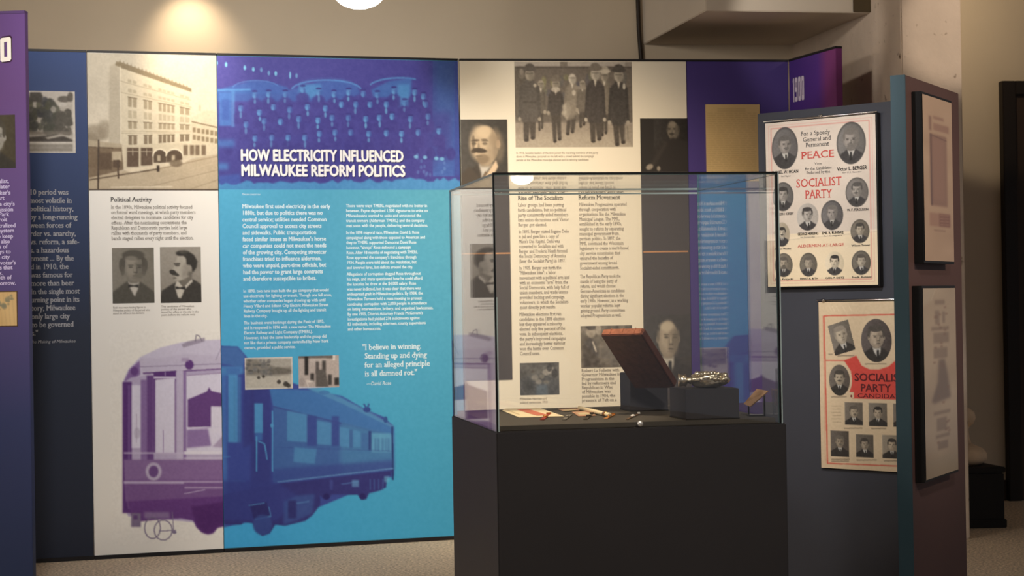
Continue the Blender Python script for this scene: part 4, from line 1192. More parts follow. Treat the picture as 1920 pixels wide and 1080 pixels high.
for x, y, r, k in ((1032, 694, 8, 170), (1024, 698, 7, 160), (1003, 708, 7, 140), (1016, 706, 5, 130), (1010, 716, 6, 140), (1024, 717, 5, 120), (999, 697, 4, 90)): c.ell(x, y, r, r * .8, (k, k - 4, k - 12), .85, .6)
c.ell(1030, 690, 5, 7, (60, 58, 56), .8, .5); c.ell(1040, 700, 6, 9, (58, 56, 54), .8, .5); c.poly([(1006, 722), (1026, 720), (1028, 745), (1004, 745)], (96, 108, 120), .8, 2); c.ell(990, 726, 9, 12, (66, 66, 64), .8, .6)
c.noise(3, 12, 3)
print_mesh('photograph', PL2, pr(PL2, 975, 680, 1048.5, 740.5), c, CREAM, label='small grey photograph of hands at a table')
c = Cv(1086, 606, 1190, 694, (124, 116, 104))
c.noise(14, 26, 2)
c.rect(1136, 606, 1146, 640, (92, 86, 78), .8, 2); c.rect(1152, 606, 1160, 660, (74, 69, 63), .8, 2); c.rect(1170, 606, 1178, 664, (100, 94, 84), .7, 2); c.rect(1180, 606, 1190, 694, (66, 62, 56), .7, 2)
c.poly([(1092, 690), (1092, 650), (1104, 632), (1118, 640), (1128, 690)], (82, 76, 70), .9, 2); c.ell(1108, 622, 9, 11, (168, 158, 142), .9, .4); c.ell(1108, 614, 9, 5, (76, 70, 64), .9, .5); c.line((1111, 640), (1118, 660), 3, (206, 196, 180), .9)
c.ell(1122, 618, 5, 10, (196, 186, 170), .7, .5); c.poly([(1126, 690), (1126, 656), (1140, 640), (1156, 652), (1164, 690)], (106, 99, 90), .9, 2); c.ell(1140, 634, 8, 10, (172, 162, 146), .8, .5); c.ell(1170, 640, 8, 10, (160, 150, 136), .7, .5)
c.noise(4, 16, 4)
print_mesh('photograph', PL2, pr(PL2, 1089, 610.5, 1185.5, 689), c, CREAM, label='grey photograph of men talking outside')
letters('white_text', PL2, ['Victor Berger', 'came to the city', 'in 1880, from'], 925, 329, 9, ink_tan, CREAM, 22, 8.5)
letters('white_text', PL2, ['Berger and others of', 'the Socialist party in', 'founding newspapers', 'Berger was the first', 'to begin in Congress', 'elected from Wis', 'and six terms', 'serving until 1929', 'and was editor of', 'a daily paper and', 'leader of labor'], 891, 372, 9.4, ink_tan, CREAM, 46, 8.5)
letters('white_text', PL2, ['Victor L. Berger was', 'born in Austria in the', 'era of the empire', 'and early settled in', 'Milwaukee. A teacher', 'then publisher, the', 'national leader of the', 'movement and again', 'won five elections and', 'served his district'], 891, 488, 9.0, ink_tan, CREAM, 56, 8.5)
letters('white_text', PL2, ['reformers in the city', 'and municipal officials'], 1212, 340, 9, ink_tan, CREAM, 56, 8.5)
letters('white_text', PL2, ['became governor of', 'and opened the office', 'of political reform in', 'Wisconsin in 1901. He', 'by now had defeated', 'many strong machines,', 'a Wisconsin tradition', 'a Wisconsin leader and', 'had nothing to do now', 'candidates for the tax', 'reform in direct voting', 'elected and served in', 'the national senate.'], 1213, 369, 8.0, ink_tan, CREAM, 60, 8.3, 0.004)
letters('white_text', PL2, ['It was really through the', 'reform a part reformed', 'to liberal ideas accepted', 'This was helped forward', 'professionals, bankers and', 'by women who formed and', 'had been in the city, and', 'senate who worked in', 'a new organization for', 'Wisconsin before', 'American Socialists of', 'American presidents in', '1900 to 1924.'], 1215, 487, 8.15, ink_tan, CREAM, 64, 8.3, 0.004)
m_line = mat('rule_orange', (190, 140, 96), 0.6)
a = PL2.hit(1206, 472.5); b = PL2.hit(1293, 472)
slab('divider_rule', PL2, a[0], sDE - .01, a[1] - .0035, a[1] + .0035, .004, .0055, m_line, CREAM, label='orange divider line', bevel=0)
a = PL2.hit(862, 476); b = PL2.hit(957, 476)
slab('divider_rule', PL2, a[0] + .01, b[0], a[1] - .0035, a[1] + .0035, .004, .0055, m_line, CREAM, label='orange divider line', bevel=0)
c = Cv(1206, 585, 1292, 720, (72, 69, 66))
portrait(c, 1198, 566, 1300, 735, bg=(72, 69, 66), suit=(60, 57, 54), skin=(176, 164, 146), hair=(104, 97, 87), face=.7, head=(1253, 633, 19.5, 34), tie=True, bald=True, stache=False, seed=12, grad=4)
c.ell(1268, 640, 5, 24, (112, 104, 92), .55, .9); c.ell(1248, 612, 12, 8, (196, 184, 164), .6, .8)
print_mesh('photograph', PL2, (PL2.hit(1207, 650)[0], sDE - GAP / 2 - 0.002, PL2.hit(1250, 716)[1], PL2.hit(1250, 590)[1]), c, CREAM, off=0.005, label='portrait of a clean shaven man facing front')

# ---- purple panel: tan document
doc = thing('tan_document', 'aged tan sheet of small print fixed on the deep purple panel', 'document', tuple(PL2.pt(PL2.hit(1374, 200)[0], 1.9, 0.002)))
c = Cv(1318, 190, 1432, 345, (206, 178, 126))
c.noise(30, 8, 3)
for y in range(204, 342, 4):
    n = 1326; rs = random.Random(y)
    if y < 212:
        c.line((1345, y), (1398, y), 1.3, (160, 134, 90), .7)
    else:
        while n < 1414:
            w = rs.uniform(6, 18); c.line((n, y), (min(n + w, 1418), y), 1.4, (164, 138, 94), .55); n += w + 2.5
rc = pr(PL2, 1323.5, 196, 1425, 340)
slab('sheet', PL2, rc[0], rc[1], rc[2], rc[3], 0.001, 0.006, mat('aged_paper', (206, 178, 126), .7), doc, bevel=0.0006)
print_mesh('printed_lines', PL2, (rc[0] + .002, rc[1] - .002, rc[2] + .002, rc[3] - .002), c, doc, off=0.0068)

# ---- return panel with the year
v, f = digits('1900')
mp = PL3.mpp(1497, 170); sy_ = 45 * mp
sa_, za_ = PL3.hit(1487.5, 195); sb_, zb_ = PL3.hit(1508.5, 184)
ww = v[:, 0].max() - v[:, 0].min()
P = PL3.o + np.outer(sa_ + (v[:, 0] - v[:, 0].min()) / ww * (sb_ - sa_), PL3.e) + np.outer(.002 + v[:, 2], PL3.n) + np.outer((za_ + zb_) / 2 + v[:, 1] * sy_, [0, 0, 1.0]) - root_loc(YEAR)
me = bpy.data.meshes.new('year_number'); me.from_pydata([tuple(p) for p in P], [], f)
link('year_number', me, mat('ink_year', (214, 204, 224), .6), YEAR, 'pale 1900 lettering')
# ---- near panel
a = PL0.hit(21, 113)
m_shadow = mat('ink_plum', (52, 14, 48), .6)
for nm, dx, mm, bo, of in (('year_shadow', 1.6, m_shadow, .06, .0016), ('year_number', 0, mat('ink_ivory', (250, 244, 232), .6), .03, .0026)):
    v, f = digits('1910')
    mp = PL0.mpp(20, 100); w = 82 + (nm == 'year_shadow') * 5
    vx = (v[:, 0] - v[:, 0].max()) / (v[:, 0].max() - v[:, 0].min()) * w * mp
    vy = (v[:, 1] * (45 + (nm == 'year_shadow') * 5) - (nm == 'year_shadow') * 1) * mp
    s, z = PL0.hit(21.5 + dx * 1.2, 114 + dx * .6)
    P = PL0.o + np.outer(s + vx, PL0.e) + np.outer(of + v[:, 2], PL0.n) + np.outer(z + vy + vx * .10, [0, 0, 1.0]) - root_loc(NEAR)
    me = bpy.data.meshes.new(nm); me.from_pydata([tuple(p) for p in P], [], f)
    link(nm, me, mm, NEAR, 'white year lettering' if nm == 'year_number' else None)
c = Cv(-62, 212, 34, 320, (70, 62, 44))
portrait(c, -66, 212, 34, 322, bg=(70, 62, 44), suit=(44, 40, 32), skin=(180, 174, 160), hair=(66, 60, 48), face=.4, hx=.53, hy=.40, seed=2)
print_mesh('photograph', PL0, pr(PL0, -60, 216, 29, 316), c, NEAR, label='olive toned portrait')
rt = ['by one journalist,', 'and the first later', 'of the lawmaker\'s', 'and the first part', 'to change in the city\'s', 'after commission', 'members to Park', 'of the Detroit', 'more contralized', 'of the city\'s system', 'decided to keep', 'the city also', 'other rulers of', 'in the ways to', 'and the city', 'supported voter\'s', 'officials that', 'of the city.', 'for both of', 'new tomorrow.']
lp_ = [340, 350, 361.5, 371.5, 382.5, 393, 402, 412, 423, 432.5, 443, 453, 462.5, 472, 482, 493, 502, 512, 520.5, 531]
re_ = [17, 19, 20, 9, 28, 25, 18, 14, 29.5, 27, 25, 19, 15, 20.5, 19, 30, 24, 5, 22.5, 30]
for ln, y, xr in zip(rt, lp_, re_):
    v, f = text_geo([ln], .03)
    mp = PL0.mpp(10, y); sc_ = 11 * mp
    s, z = PL0.hit(xr, y + 3)
    P = PL0.o + np.outer(s + (v[:, 0] - v[:, 0].max()) * sc_, PL0.e) + np.outer(.0018 + v[:, 2], PL0.n) + np.outer(z + v[:, 1] * sc_, [0, 0, 1.0]) - root_loc(NEAR)
    me = bpy.data.meshes.new('text_line'); me.from_pydata([tuple(p) for p in P], [], f)
    link('text_line', me, ink_lilac, NEAR)
c = Cv(-60, 544, 36, 614, (196, 164, 112))
c.noise(20, 8, 2)
for i in range(46):
    t = i / 46; x = -50 + 76 * t; y = 598 - 40 * t ** 1.2
    rs = random.Random(i); c.ell(x + rs.uniform(-5, 5), y + rs.uniform(-8, 8), rs.uniform(2, 5), rs.uniform(1.5, 4), (120, 118, 96), .7, .6)
for i in range(10): c.line((-50 + i * 8, 550), (-44 + i * 8, 610), .8, (150, 130, 90), .5)
print_mesh('map_print', PL0, pr(PL0, -55, 548, 31.5, 611), c, NEAR, label='tan map print')
slab('map_border', PL0, *[(lambda q: (q[0] - .004, q[1] + .004, q[2] - .004, q[3] + .004))(pr(PL0, -55, 548, 31.5, 611))][0], 0, .0008, mat('ink_brown', (70, 46, 30), .6), NEAR, bevel=0)

# ------------------------------------------------------------------ hinged poster boards on the right
BTOP = 1.887
q1 = at_height(1420, 213.5, BTOP)
q2 = at_height(1676, 189, BTOP)
q3 = at_height(1697, 140, BTOP)
q4 = at_height(1797, 175, BTOP)
PB2 = Plane(q3, q4)
PB1 = Plane(q1, q2)
# where the first board's line meets the second's
A = np.array([PB1.e[:2], -PB2.e[:2]]).T
tt = np.linalg.solve(A, (PB2.o - PB2.n * 0.03 - PB1.o)[:2])
m_b1 = mat('board_slate', (58, 59, 66), 0.6, noise=0.04, nscale=6)
m_b2 = mat('board_maroon', (86, 64, 64), 0.6, noise=0.04, nscale=6)
BO1 = thing('poster_board', 'dark slate board holding the party posters, hinged behind maroon board', 'display board', tuple(PB1.pt(0.4, 0)))
slab('board', PB1, 0, min(tt[0], PB1.len + .35) - 0.02, 0.0, BTOP, -0.03, 0, m_b1, BO1, bevel=0.002)
BO2 = thing('poster_board', 'maroon fronted board with two framed prints at the right', 'display board', tuple(PB2.pt(0.3, 0)))
slab('board', PB2, 0, PB2.len, 0.0, BTOP, -0.04, 0, m_b2, BO2, bevel=0.002)
slab('edge_strip', PB2, -0.004, 0.0, 0.0, BTOP, -0.046, 0.001, mat('edge_teal', (52, 74, 84), 0.5), BO2, label='teal edge strip', bevel=0.001)
for z in (0.35, 1.55):
    p = PB2.pt(PB2.len - .012, z, -.046)
    tube('hinge', [p, p + np.array([0, 0, .09])], .008, mat('hinge_metal', (120, 115, 110), .4, .8), BO2)

m_black = mat('frame_black', (16, 15, 15), 0.45)
m_rail = mat('rail_metal', (200, 195, 190), 0.25, 1.0)


def local_print(name, pl, rc, cv, parent, off, step=1.0, m=None, label=None):
    """as print_mesh, but the picture's own frame is stretched over the rectangle"""
    s0, s1, z0, z1 = rc
    nx = int((cv.x1 - cv.x0) / step); ny = int((cv.y1 - cv.y0) / step)
    S, Z = np.meshgrid(np.linspace(0, 1, nx + 1), np.linspace(0, 1, ny + 1))
    P = pl.o + (s0 + (s1 - s0) * S)[..., None] * pl.e + off * pl.n + (z1 + (z0 - z1) * Z)[..., None] * np.array([0, 0, 1.0])
    col = srgb(np.clip(cv.sample(cv.x0 + S.ravel() * (cv.x1 - cv.x0), cv.y0 + Z.ravel() * (cv.y1 - cv.y0)), 0, 255))
    V = (P.reshape(-1, 3) - root_loc(parent)).astype(np.float32)
    idx = np.arange((nx + 1) * (ny + 1)).reshape(ny + 1, nx + 1)
    q = np.stack([idx[:-1, :-1], idx[1:, :-1], idx[1:, 1:], idx[:-1, 1:]], -1).reshape(-1, 4).astype(np.int32)
    me = bpy.data.meshes.new(name)
    me.vertices.add(len(V)); me.vertices.foreach_set('co', V.ravel())
    me.loops.add(q.size); me.loops.foreach_set('vertex_index', q.ravel())
    me.polygons.add(len(q)); me.polygons.foreach_set('loop_start', np.arange(0, q.size, 4, dtype=np.int32))
    me.update(calc_edges=True)
    at = me.color_attributes.new('ink', 'FLOAT_COLOR', 'POINT')
    at.data.foreach_set('color', np.concatenate([col, np.ones((len(col), 1))], 1).astype(np.float32).ravel())
    return link(name, me, m or print_mat(), parent, label)


def local_text(name, pl, rc, cv, line, xa, xb, yb, em, m, parent, off, bold=0.0, serif=False, slope=0.0):
    """one line between xa and xb of the print's own frame, baseline yb, cap height em*.73"""
    s0, s1, z0, z1 = rc
    v, f = text_geo([line], bold, 1.0, serif)
    if not len(v): return
    kx = (s1 - s0) / (cv.x1 - cv.x0); kz = (z1 - z0) / (cv.y1 - cv.y0)
    u = (v[:, 0] - v[:, 0].min()) / (v[:, 0].max() - v[:, 0].min())
    X = xa + u * (xb - xa) - cv.x0
    Y = yb - v[:, 1] * em - slope * u * (xb - xa) - cv.y0
    P = pl.o + np.outer(s0 + X * kx, pl.e) + np.outer(off + v[:, 2], pl.n) + np.outer(z1 - Y * kz, [0, 0, 1.0]) - root_loc(parent)
    me = bpy.data.meshes.new(name); me.from_pydata([tuple(p) for p in P], [], f)
    return link(name, me, m, parent)


# poster 1 : frame 0..206 x 0..315, rectified from the photograph
POFF = 0.026
PP1 = PB1.shifted(POFF)
rc1 = PP1.rect(1437.5, 221.5, 1644, 536)
rc1 = (rc1[0], rc1[1], (PP1.hit(1437.5, 537)[1] + PP1.hit(1644, 535)[1]) / 2, (PP1.hit(1437.5, 233.5)[1] + PP1.hit(1644, 211)[1]) / 2)


def r1(x, y):
    u = (x - 1437.5) / 206.5
    t0 = 233.5 + (211 - 233.5) * u; t1 = 537 + (535 - 537) * u
    return u * 206, (y - t0) / (t1 - t0) * 315


P1T = thing('party_poster', 'large cream election poster calling for peace, upper poster on slate board', 'poster', tuple(PP1.pt((rc1[0] + rc1[1]) / 2, rc1[2])))
slab('backing', PP1, rc1[0] - .004, rc1[1] + .006, rc1[2] - .004, rc1[3] + .004, -POFF + .001, -.001, m_black, P1T, bevel=.001)
c = Cv(0, 0, 206, 315, (214, 200, 182))
c.vgrad(0, (210, 196, 182), 215, (204, 190, 174)); c.vgrad(215, (222, 204, 174), 315, (226, 206, 172))
RED = (196, 96, 84)
for d, w, k in ((6, 1.4, (214, 160, 148)), (11, 2.4, (208, 140, 128))):
    for p, q in (((d, d), (206 - d, d)), ((206 - d, d), (206 - d, 315 - d)), ((206 - d, 315 - d), (d, 315 - d)), ((d, 315 - d), (d, d))): c.line(p, q, w, k, .8)
c.line((0, 226), (206, 214), 3, (232, 216, 192), .6, 1.5); c.line((0, 228), (206, 217), 1.2, (176, 160, 138), .5)
c.line((20, 262), (90, 300), 2, (236, 220, 190), .6, 1.5)
OV = [  # pixel boxes of the oval portraits and their look
    ((1450, 239.5, 1500.5, 318), dict(hair=(96, 92, 88), skin=(158, 150, 142), bg=(104, 100, 98), face=.8, hs=1.0)),
    ((1572.5, 227.5, 1626, 307.5), dict(hair=(112, 106, 100), skin=(150, 142, 134), bg=(110, 106, 102), face=-.3, beard=True, hs=1.15)),
    ((1450, 342, 1490.5, 396), dict(hair=(60, 57, 54), skin=(160, 152, 142), bg=(104, 100, 96), stache=False)),
    ((1587.5, 332, 1629, 388), dict(hair=(84, 80, 76), skin=(158, 150, 140), bg=(118, 112, 106), face=-.6)),
    ((1496, 381, 1537, 432), dict(hair=(66, 62, 60), skin=(172, 164, 154), bg=(172, 164, 154), face=.9, stache=False)),
    ((1542, 375, 1583, 431), dict(hair=(110, 104, 98), skin=(152, 144, 136), bg=(98, 94, 92), face=-.4, stache=False)),
    ((1452, 417, 1482, 462), dict(hair=(60, 57, 54), skin=(196, 184, 164), bg=(170, 158, 138), stache=True)),
    ((1596, 411, 1630, 456), dict(hair=(70, 66, 60), skin=(176, 164, 144), bg=(112, 104, 92), face=.5, stache=False)),
    ((1452, 474, 1486.5, 518.5), dict(hair=(92, 86, 78), skin=(168, 156, 138), bg=(116, 108, 96), beard=True)),
    ((1500, 473.5, 1533, 518), dict(hair=(96, 90, 82), skin=(168, 156, 138), bg=(106, 99, 88), stache=False)),
    ((1548, 472, 1583, 517), dict(hair=(56, 53, 50), skin=(206, 192, 168), bg=(210, 194, 166), stache=False, face=-.5)),
    ((1596.5, 470, 1631, 516), dict(hair=(84, 78, 70), skin=(180, 168, 148), bg=(104, 97, 86), face=.6, stache=False)),
]
for i, (b, kw) in enumerate(OV):
    x0, ya = r1(b[0], b[1]); x1, yb = r1(b[2], b[3])
    mx = (b[0] + b[2]) / 2
    y0 = r1(mx, b[1])[1]; y1 = r1(mx, b[3])[1]
    portrait(c, x0, y0, x1, y1, oval=True, seed=20 + i, suit=(64, 61, 60), edge=tuple(np.array(kw['bg']) * .7) if sum(kw['bg']) < 400 else None, **kw)
c.noise(18, 3, 2); c.noise(2, 2, 3)
local_print('printed_sheet', PP1, rc1, c, P1T, 0.0005, 1.0)


def t1(line, xa, xb, y, em, m, bold=0.0, serif=False):
    X0, Y0 = r1(xa, y); X1, _ = r1(xb, y)
    Yc = r1((xa + xb) / 2, y)[1]
    local_text('lettering', PP1, rc1, c, line, X0, X1, Yc, em, m, P1T, .0012, bold, serif)


ink_g = mat('ink_poster_grey', (84, 80, 78), .6)
ink_r = mat('ink_poster_red', (190, 78, 70), .6)
t1('For a Speedy', 1506, 1562, 252.5, 12, ink_g, .004, True)
t1('General and', 1510, 1563, 263.5, 12, ink_g, .004, True)
t1('Permanent', 1515, 1559, 274, 12, ink_g, .004, True)
t1('PEACE', 1505.5, 1568, 296, 20, ink_r, .008, True)
t1('Vote', 1531, 1545, 308.5, 7, ink_g)
t1('for the Candidates', 1513, 1563, 317.5, 8, ink_g, .004, True)
t1('Endorsed by the', 1516, 1560, 325, 8, ink_g, .004, True)
t1('SOCIALIST', 1496, 1581, 349, 23, ink_r, .008, True)
t1('PARTY', 1512, 1564, 371, 23, ink_r, .008, True)
t1('DANIEL W. HOAN', 1450, 1500, 325.5, 8.5, ink_black, .03)
t1('for Mayor', 1467, 1486, 332, 4.5, ink_g)
t1('Victor L. BERGER', 1573, 1628, 318, 10, ink_black, .03)
t1('for U.S. Senator', 1583, 1618, 323.5, 4.5, ink_g)
t1('JOSEPH KIRBY', 1453, 1490, 403.5, 7, ink_black, .02)
t1('W. F. FERGUSON', 1590, 1629, 395, 6.5, ink_black, .03)
t1('GEORGE MENSING', 1497, 1536, 440.5, 7, ink_black, .03)
t1('EMIL R. RUHNKE', 1543, 1583, 438.5, 7, ink_black, .03)
t1('for Comptroller', 1502, 1530, 445.5, 3.6, ink_g)
t1('for Congress', 1546, 1580, 443, 3.6, ink_g)
t1('ALDERMEN-AT-LARGE', 1496, 1583, 462.5, 7.5, ink_r, .01, True)
t1('Albert Welles', 1452, 1484, 468, 5.2, ink_black, .02)
t1('Wilson Trevor', 1597, 1631, 462, 5.4, ink_black, .02)
t1('Leo Krzycki', 1452, 1487, 524.5, 5.4, ink_black, .02)
t1('ERNST A. RITH', 1500, 1534, 524, 5.4, ink_black, .02)
t1('CARL P. DIETZ', 1548, 1583, 523, 5.4, ink_black, .02)
t1('Fredk. Rehfeld', 1597, 1632, 522, 5.4, ink_black, .02)
tube('rail', [PP1.pt(rc1[0] - .004, rc1[3] + .006, .002), PP1.pt(rc1[1] + .008, rc1[3] + .006, .002)], .0035, m_rail, P1T)
kk = PP1.hit(1541, 221)[0]
tube('clip', [PP1.pt(kk - .006, rc1[3] + .008, .006), PP1.pt(kk + .006, rc1[3] + .008, .006)], .006, m_rail, P1T)

# poster 2 : frame 0..208 x 0..320; its right third hides behind the maroon board
PP2 = PB1.shifted(.012)
rc2 = PP2.rect(1537.5, 565, 1686, 881)
mpx = (rc2[1] - rc2[0]) / 148.5
rc2 = (rc2[0], rc2[0] + mpx * 204, (PP2.hit(1542, 876)[1] + PP2.hit(1687, 886)[1]) / 2, (PP2.hit(1535, 566)[1] + PP2.hit(1680, 565)[1]) / 2)
P2T = thing('party_poster', 'cream and red candidates poster half hidden by the maroon board', 'poster', tuple(PP2.pt((rc2[0] + rc2[1]) / 2, rc2[2])))
slab('backing', PP2, rc2[0] - .002, rc2[1] + .002, rc2[2] - .002, rc2[3] + .004, -.011, -.001, m_black, P2T, bevel=.001)
c = Cv(0, 0, 204, 318, (206, 184, 152))
c.noise(40, 5, 3)
R2 = (196, 76, 62)


def r2(x, y):
    t0 = 566.0; yl = 876 + 10 * (x - 1542) / 145
    lx = 1535.5 + (1542 - 1535.5) * (y - 566) / 311
    return x - lx, (y - t0) / (yl - t0) * 318


c.line(r2(1546, 592), (204, 24), 2.4, R2, .85); c.line(r2(1546, 592), (12, 310), 2.6, R2, .8); c.line((12, 309), (204, 306), 2.4, R2, .75); c.line((8, 26), (8, 309), 1, R2, .4)
c.line((12, 112), (60, 112), 2, R2, .8)
for x in (20, 26, 34, 46, 58): c.line((x, 8), (x + 5, 18), 1.2, (226, 206, 176), .5)
pts = [r2(1585, 676), r2(1608, 667), r2(1618, 686), r2(1632, 693), r2(1650, 694), r2(1668, 688), r2(1682, 676), (204, 108), (204, 184), r2(1601, 747), r2(1601, 739), r2(1595, 736), r2(1600, 715), r2(1598, 696)]
c.poly(pts, (198, 74, 64), 1, .7)
c.ell(*r2(1645, 640), 34, 46, (206, 184, 152), 1, .03); c.ell(*r2(1576, 712), 24, 34, (206, 184, 152), 1, .03)
c.poly([(0, 60), (50, 110), (0, 112)], (206, 184, 152), 0, 1)
# tilted picture
q = [r2(1553.5, 611), r2(1592, 599), r2(1607, 656), r2(1568, 667)]
cc = Cv(0, 0, 44, 62, (110, 102, 92))
portrait(cc, 0, 0, 44, 62, bg=(112, 104, 94), skin=(188, 174, 152), hair=(140, 130, 116), suit=(58, 54, 50), face=.8, hs=1.25, stache=False, seed=41)
o = np.array(q[0]); ex = (np.array(q[1]) - o); ey = (np.array(q[3]) - o)
M = np.linalg.inv(np.array([ex, ey]).T)
UV = np.stack([c.X - o[0], c.Y - o[1]], -1) @ M.T
k = (UV[..., 0] > 0) & (UV[..., 0] < 1) & (UV[..., 1] > 0) & (UV[..., 1] < 1)
c.a[k] = cc.sample(UV[k][:, 0] * 44, UV[k][:, 1] * 62)
for i, (b, kw) in enumerate([
        ((1616, 599, 1672.5, 679.5), dict(oval=True, hair=(78, 72, 66), skin=(174, 158, 138), bg=(84, 76, 72), face=.9, stache=False, hs=1.15)),
        ((1556, 683, 1595.5, 740.5), dict(oval=True, hair=(70, 65, 58), skin=(178, 164, 142), bg=(96, 88, 80), beard=False, hs=1.05)),
        ((1586.5, 754, 1620, 796), dict(hair=(96, 88, 78), skin=(180, 164, 140), bg=(110, 101, 90), face=.8)),
        ((1631.5, 756, 1665, 799), dict(hair=(50, 46, 42), skin=(176, 160, 138), bg=(116, 107, 95), face=-.3, stache=False)),
        ((1559.5, 807, 1594, 855), dict(hair=(104, 96, 86), skin=(156, 142, 122), bg=(92, 84, 76), face=.3)),
        ((1608, 814, 1640.5, 856.5), dict(hair=(72, 66, 60), skin=(164, 150, 130), bg=(100, 92, 82), face=.7, stache=False)),
        ((1657, 816, 1692, 859.5), dict(hair=(62, 57, 52), skin=(182, 166, 142), bg=(140, 129, 112), stache=False)),
        ((1700, 818, 1733, 861), dict(hair=(62, 57, 52), skin=(182, 166, 142), bg=(120, 110, 96))),
        ((1677, 758, 1710, 801), dict(hair=(62, 57, 52), skin=(172, 156, 132), bg=(110, 100, 88)))]):
    x0, y0 = r2(b[0], b[1]); x1 = r2(b[2], b[1])[0]; y1 = r2(b[0], b[3])[1]
    portrait(c, x0, y0, x1, y1, seed=50 + i, suit=(54, 50, 46), **kw)
c.rect(*r2(1594, 735), *r2(1604, 747), (206, 184, 152)); c.ell(*r2(1599, 743), 2, 2.6, (120, 50, 44))
for y in (761, 767, 773, 779, 785, 791): c.line(r2(1560 + (y % 4), y), r2(1580, y), 1.1, (150, 130, 104), .7)
for (x, y, w) in ((1555, 664, 8), (1572, 667, 32), (1585, 803, 35), (1636, 804, 28), (1561, 861, 35), (1561, 864.5, 34), (1609, 863, 38), (1660, 865, 26), (1560, 744, 30), (1624, 683, 40)):
    c.line(r2(x, y), r2(x + w, y), 2, (112, 98, 82), .7)
c.noise(3, 4, 4)
local_print('printed_sheet', PP2, rc2, c, P2T, .0005, 1.0)


def t2(line, xa, xb, y, em, m, bold=0.0, serif=False):
    X0, Y0 = r2(xa, y); X1, _ = r2(xb, y)
    local_text('lettering', PP2, rc2, c, line, X0, X1, Y0, em, m, P2T, .0012, bold, serif)


ink_m = mat('ink_maroon', (92, 34, 36), .6)
t2('SOCIALIST', 1605, 1698, 714, 20.5, ink_m, .025)
t2('PARTY', 1617, 1673, 734, 20.5, ink_m, .025)
t2('CANDIDATES', 1611, 1704, 745.5, 11.5, ink_m, .004)
tube('rail', [PP2.pt(rc2[0] - .006, rc2[3] + .006, .002), PP2.pt(rc2[1], rc2[3] + .006, .002)], .0033, m_rail, P2T)
kk = PP2.hit(1546, 562)[0]
tube('clip', [PP2.pt(kk - .006, rc2[3] + .006, .005), PP2.pt(kk + .003, rc2[3] + .006, .005)], .0055, m_rail, P2T)

# framed prints on the maroon board
PF = PB2.shifted(.032)
for idx, (box_, lab) in enumerate((((1729, 176, 490.5, 1783.5, 193.5, 488.5), 'framed faded newspaper print, upper of two on the maroon board'), ((1730, 538, 905, 1790.5, 542.5, 880), 'framed faded broadside print, lower of two on the maroon board'))):
    xl, yl0, yl1, xr, yr0, yr1 = box_
    A0, A1, B0_, B1_ = PF.hit(xl, yl0), PF.hit(xl, yl1), PF.hit(xr, yr0), PF.hit(xr, yr1)
    rc = (A0[0], B0_[0], (A1[1] + B1_[1]) / 2, (A0[1] + B0_[1]) / 2)
    FT = thing('framed_print', lab, 'framed print', tuple(PF.pt((rc[0] + rc[1]) / 2, rc[2])))
    slab('frame', PF, rc[0] - .008, rc[1] + .006, rc[2] - .008, rc[3] + .008, -.031, -.001, m_black, FT, bevel=.001)
    c = Cv(0, 0, 70, 320, (178, 150, 126) if idx == 0 else (176, 158, 138))
    c.noise(30, 8, idx)
    if idx == 0:
        c.rect(14, 38, 20, 66, (118, 84, 70), .7, 1.5); c.rect(24, 36, 50, 42, (140, 104, 88), .7, 1.5); c.rect(24, 50, 62, 64, (140, 102, 86), .7, 1.5)
        c.rect(16, 72, 56, 212, (136, 102, 86), .9, 2); c.rect(16, 72, 20, 212, (90, 62, 52), .8, 1); c.rect(22, 80, 50, 200, (150, 114, 98), .6, 3); c.line((16, 74), (56, 80), 2, (110, 78, 66), .8)
        c.rect(12, 226, 34, 252, (150, 110, 92), .7, 1.5); c.rect(34, 226, 62, 252, (120, 76, 62), .8, 1.5); c.rect(22, 258, 50, 262, (140, 110, 92), .6, 1)
        for k in range(4): c.line((36, 230 + k * 6), (60, 229 + k * 6), 1.2, (170, 134, 112), .7)
    else:
        rs = random.Random(4)
        c.poly([(0, 0), (26, 0), (12, 24), (0, 30)], (180, 166, 148), .7, 2); c.line((26, 2), (16, 22), 1.5, (196, 182, 162), .7)
        for (xa, xb, ya, yb) in ((24, 46, 20, 28), (24, 34, 38, 62), (40, 46, 40, 60), (16, 54, 66, 72), (20, 54, 76, 94), (20, 50, 102, 120), (18, 54, 210, 216), (24, 46, 222, 244), (22, 52, 250, 256), (26, 48, 262, 276)):
            c.rect(xa, ya, xb, yb, (118, 98, 84), .6, 1.5)
        c.poly([(30, 122), (44, 122), (50, 150), (56, 190), (20, 196), (14, 192), (28, 160)], (98, 80, 70), .7, 2.5)
        for k in range(24): c.rect(*(lambda x, y: (x, y, x + 6, y + 4))(rs.uniform(16, 50), rs.uniform(20, 280)), (126, 96, 80), .5, 1)
        c.poly([(0, 290), (70, 286), (70, 320), (0, 320)], (168, 156, 140), .6, 3)
    local_print('print', PF, rc, c, FT, .0005, 1.2, print_mat('print_glossy', 0.18, 0.5))

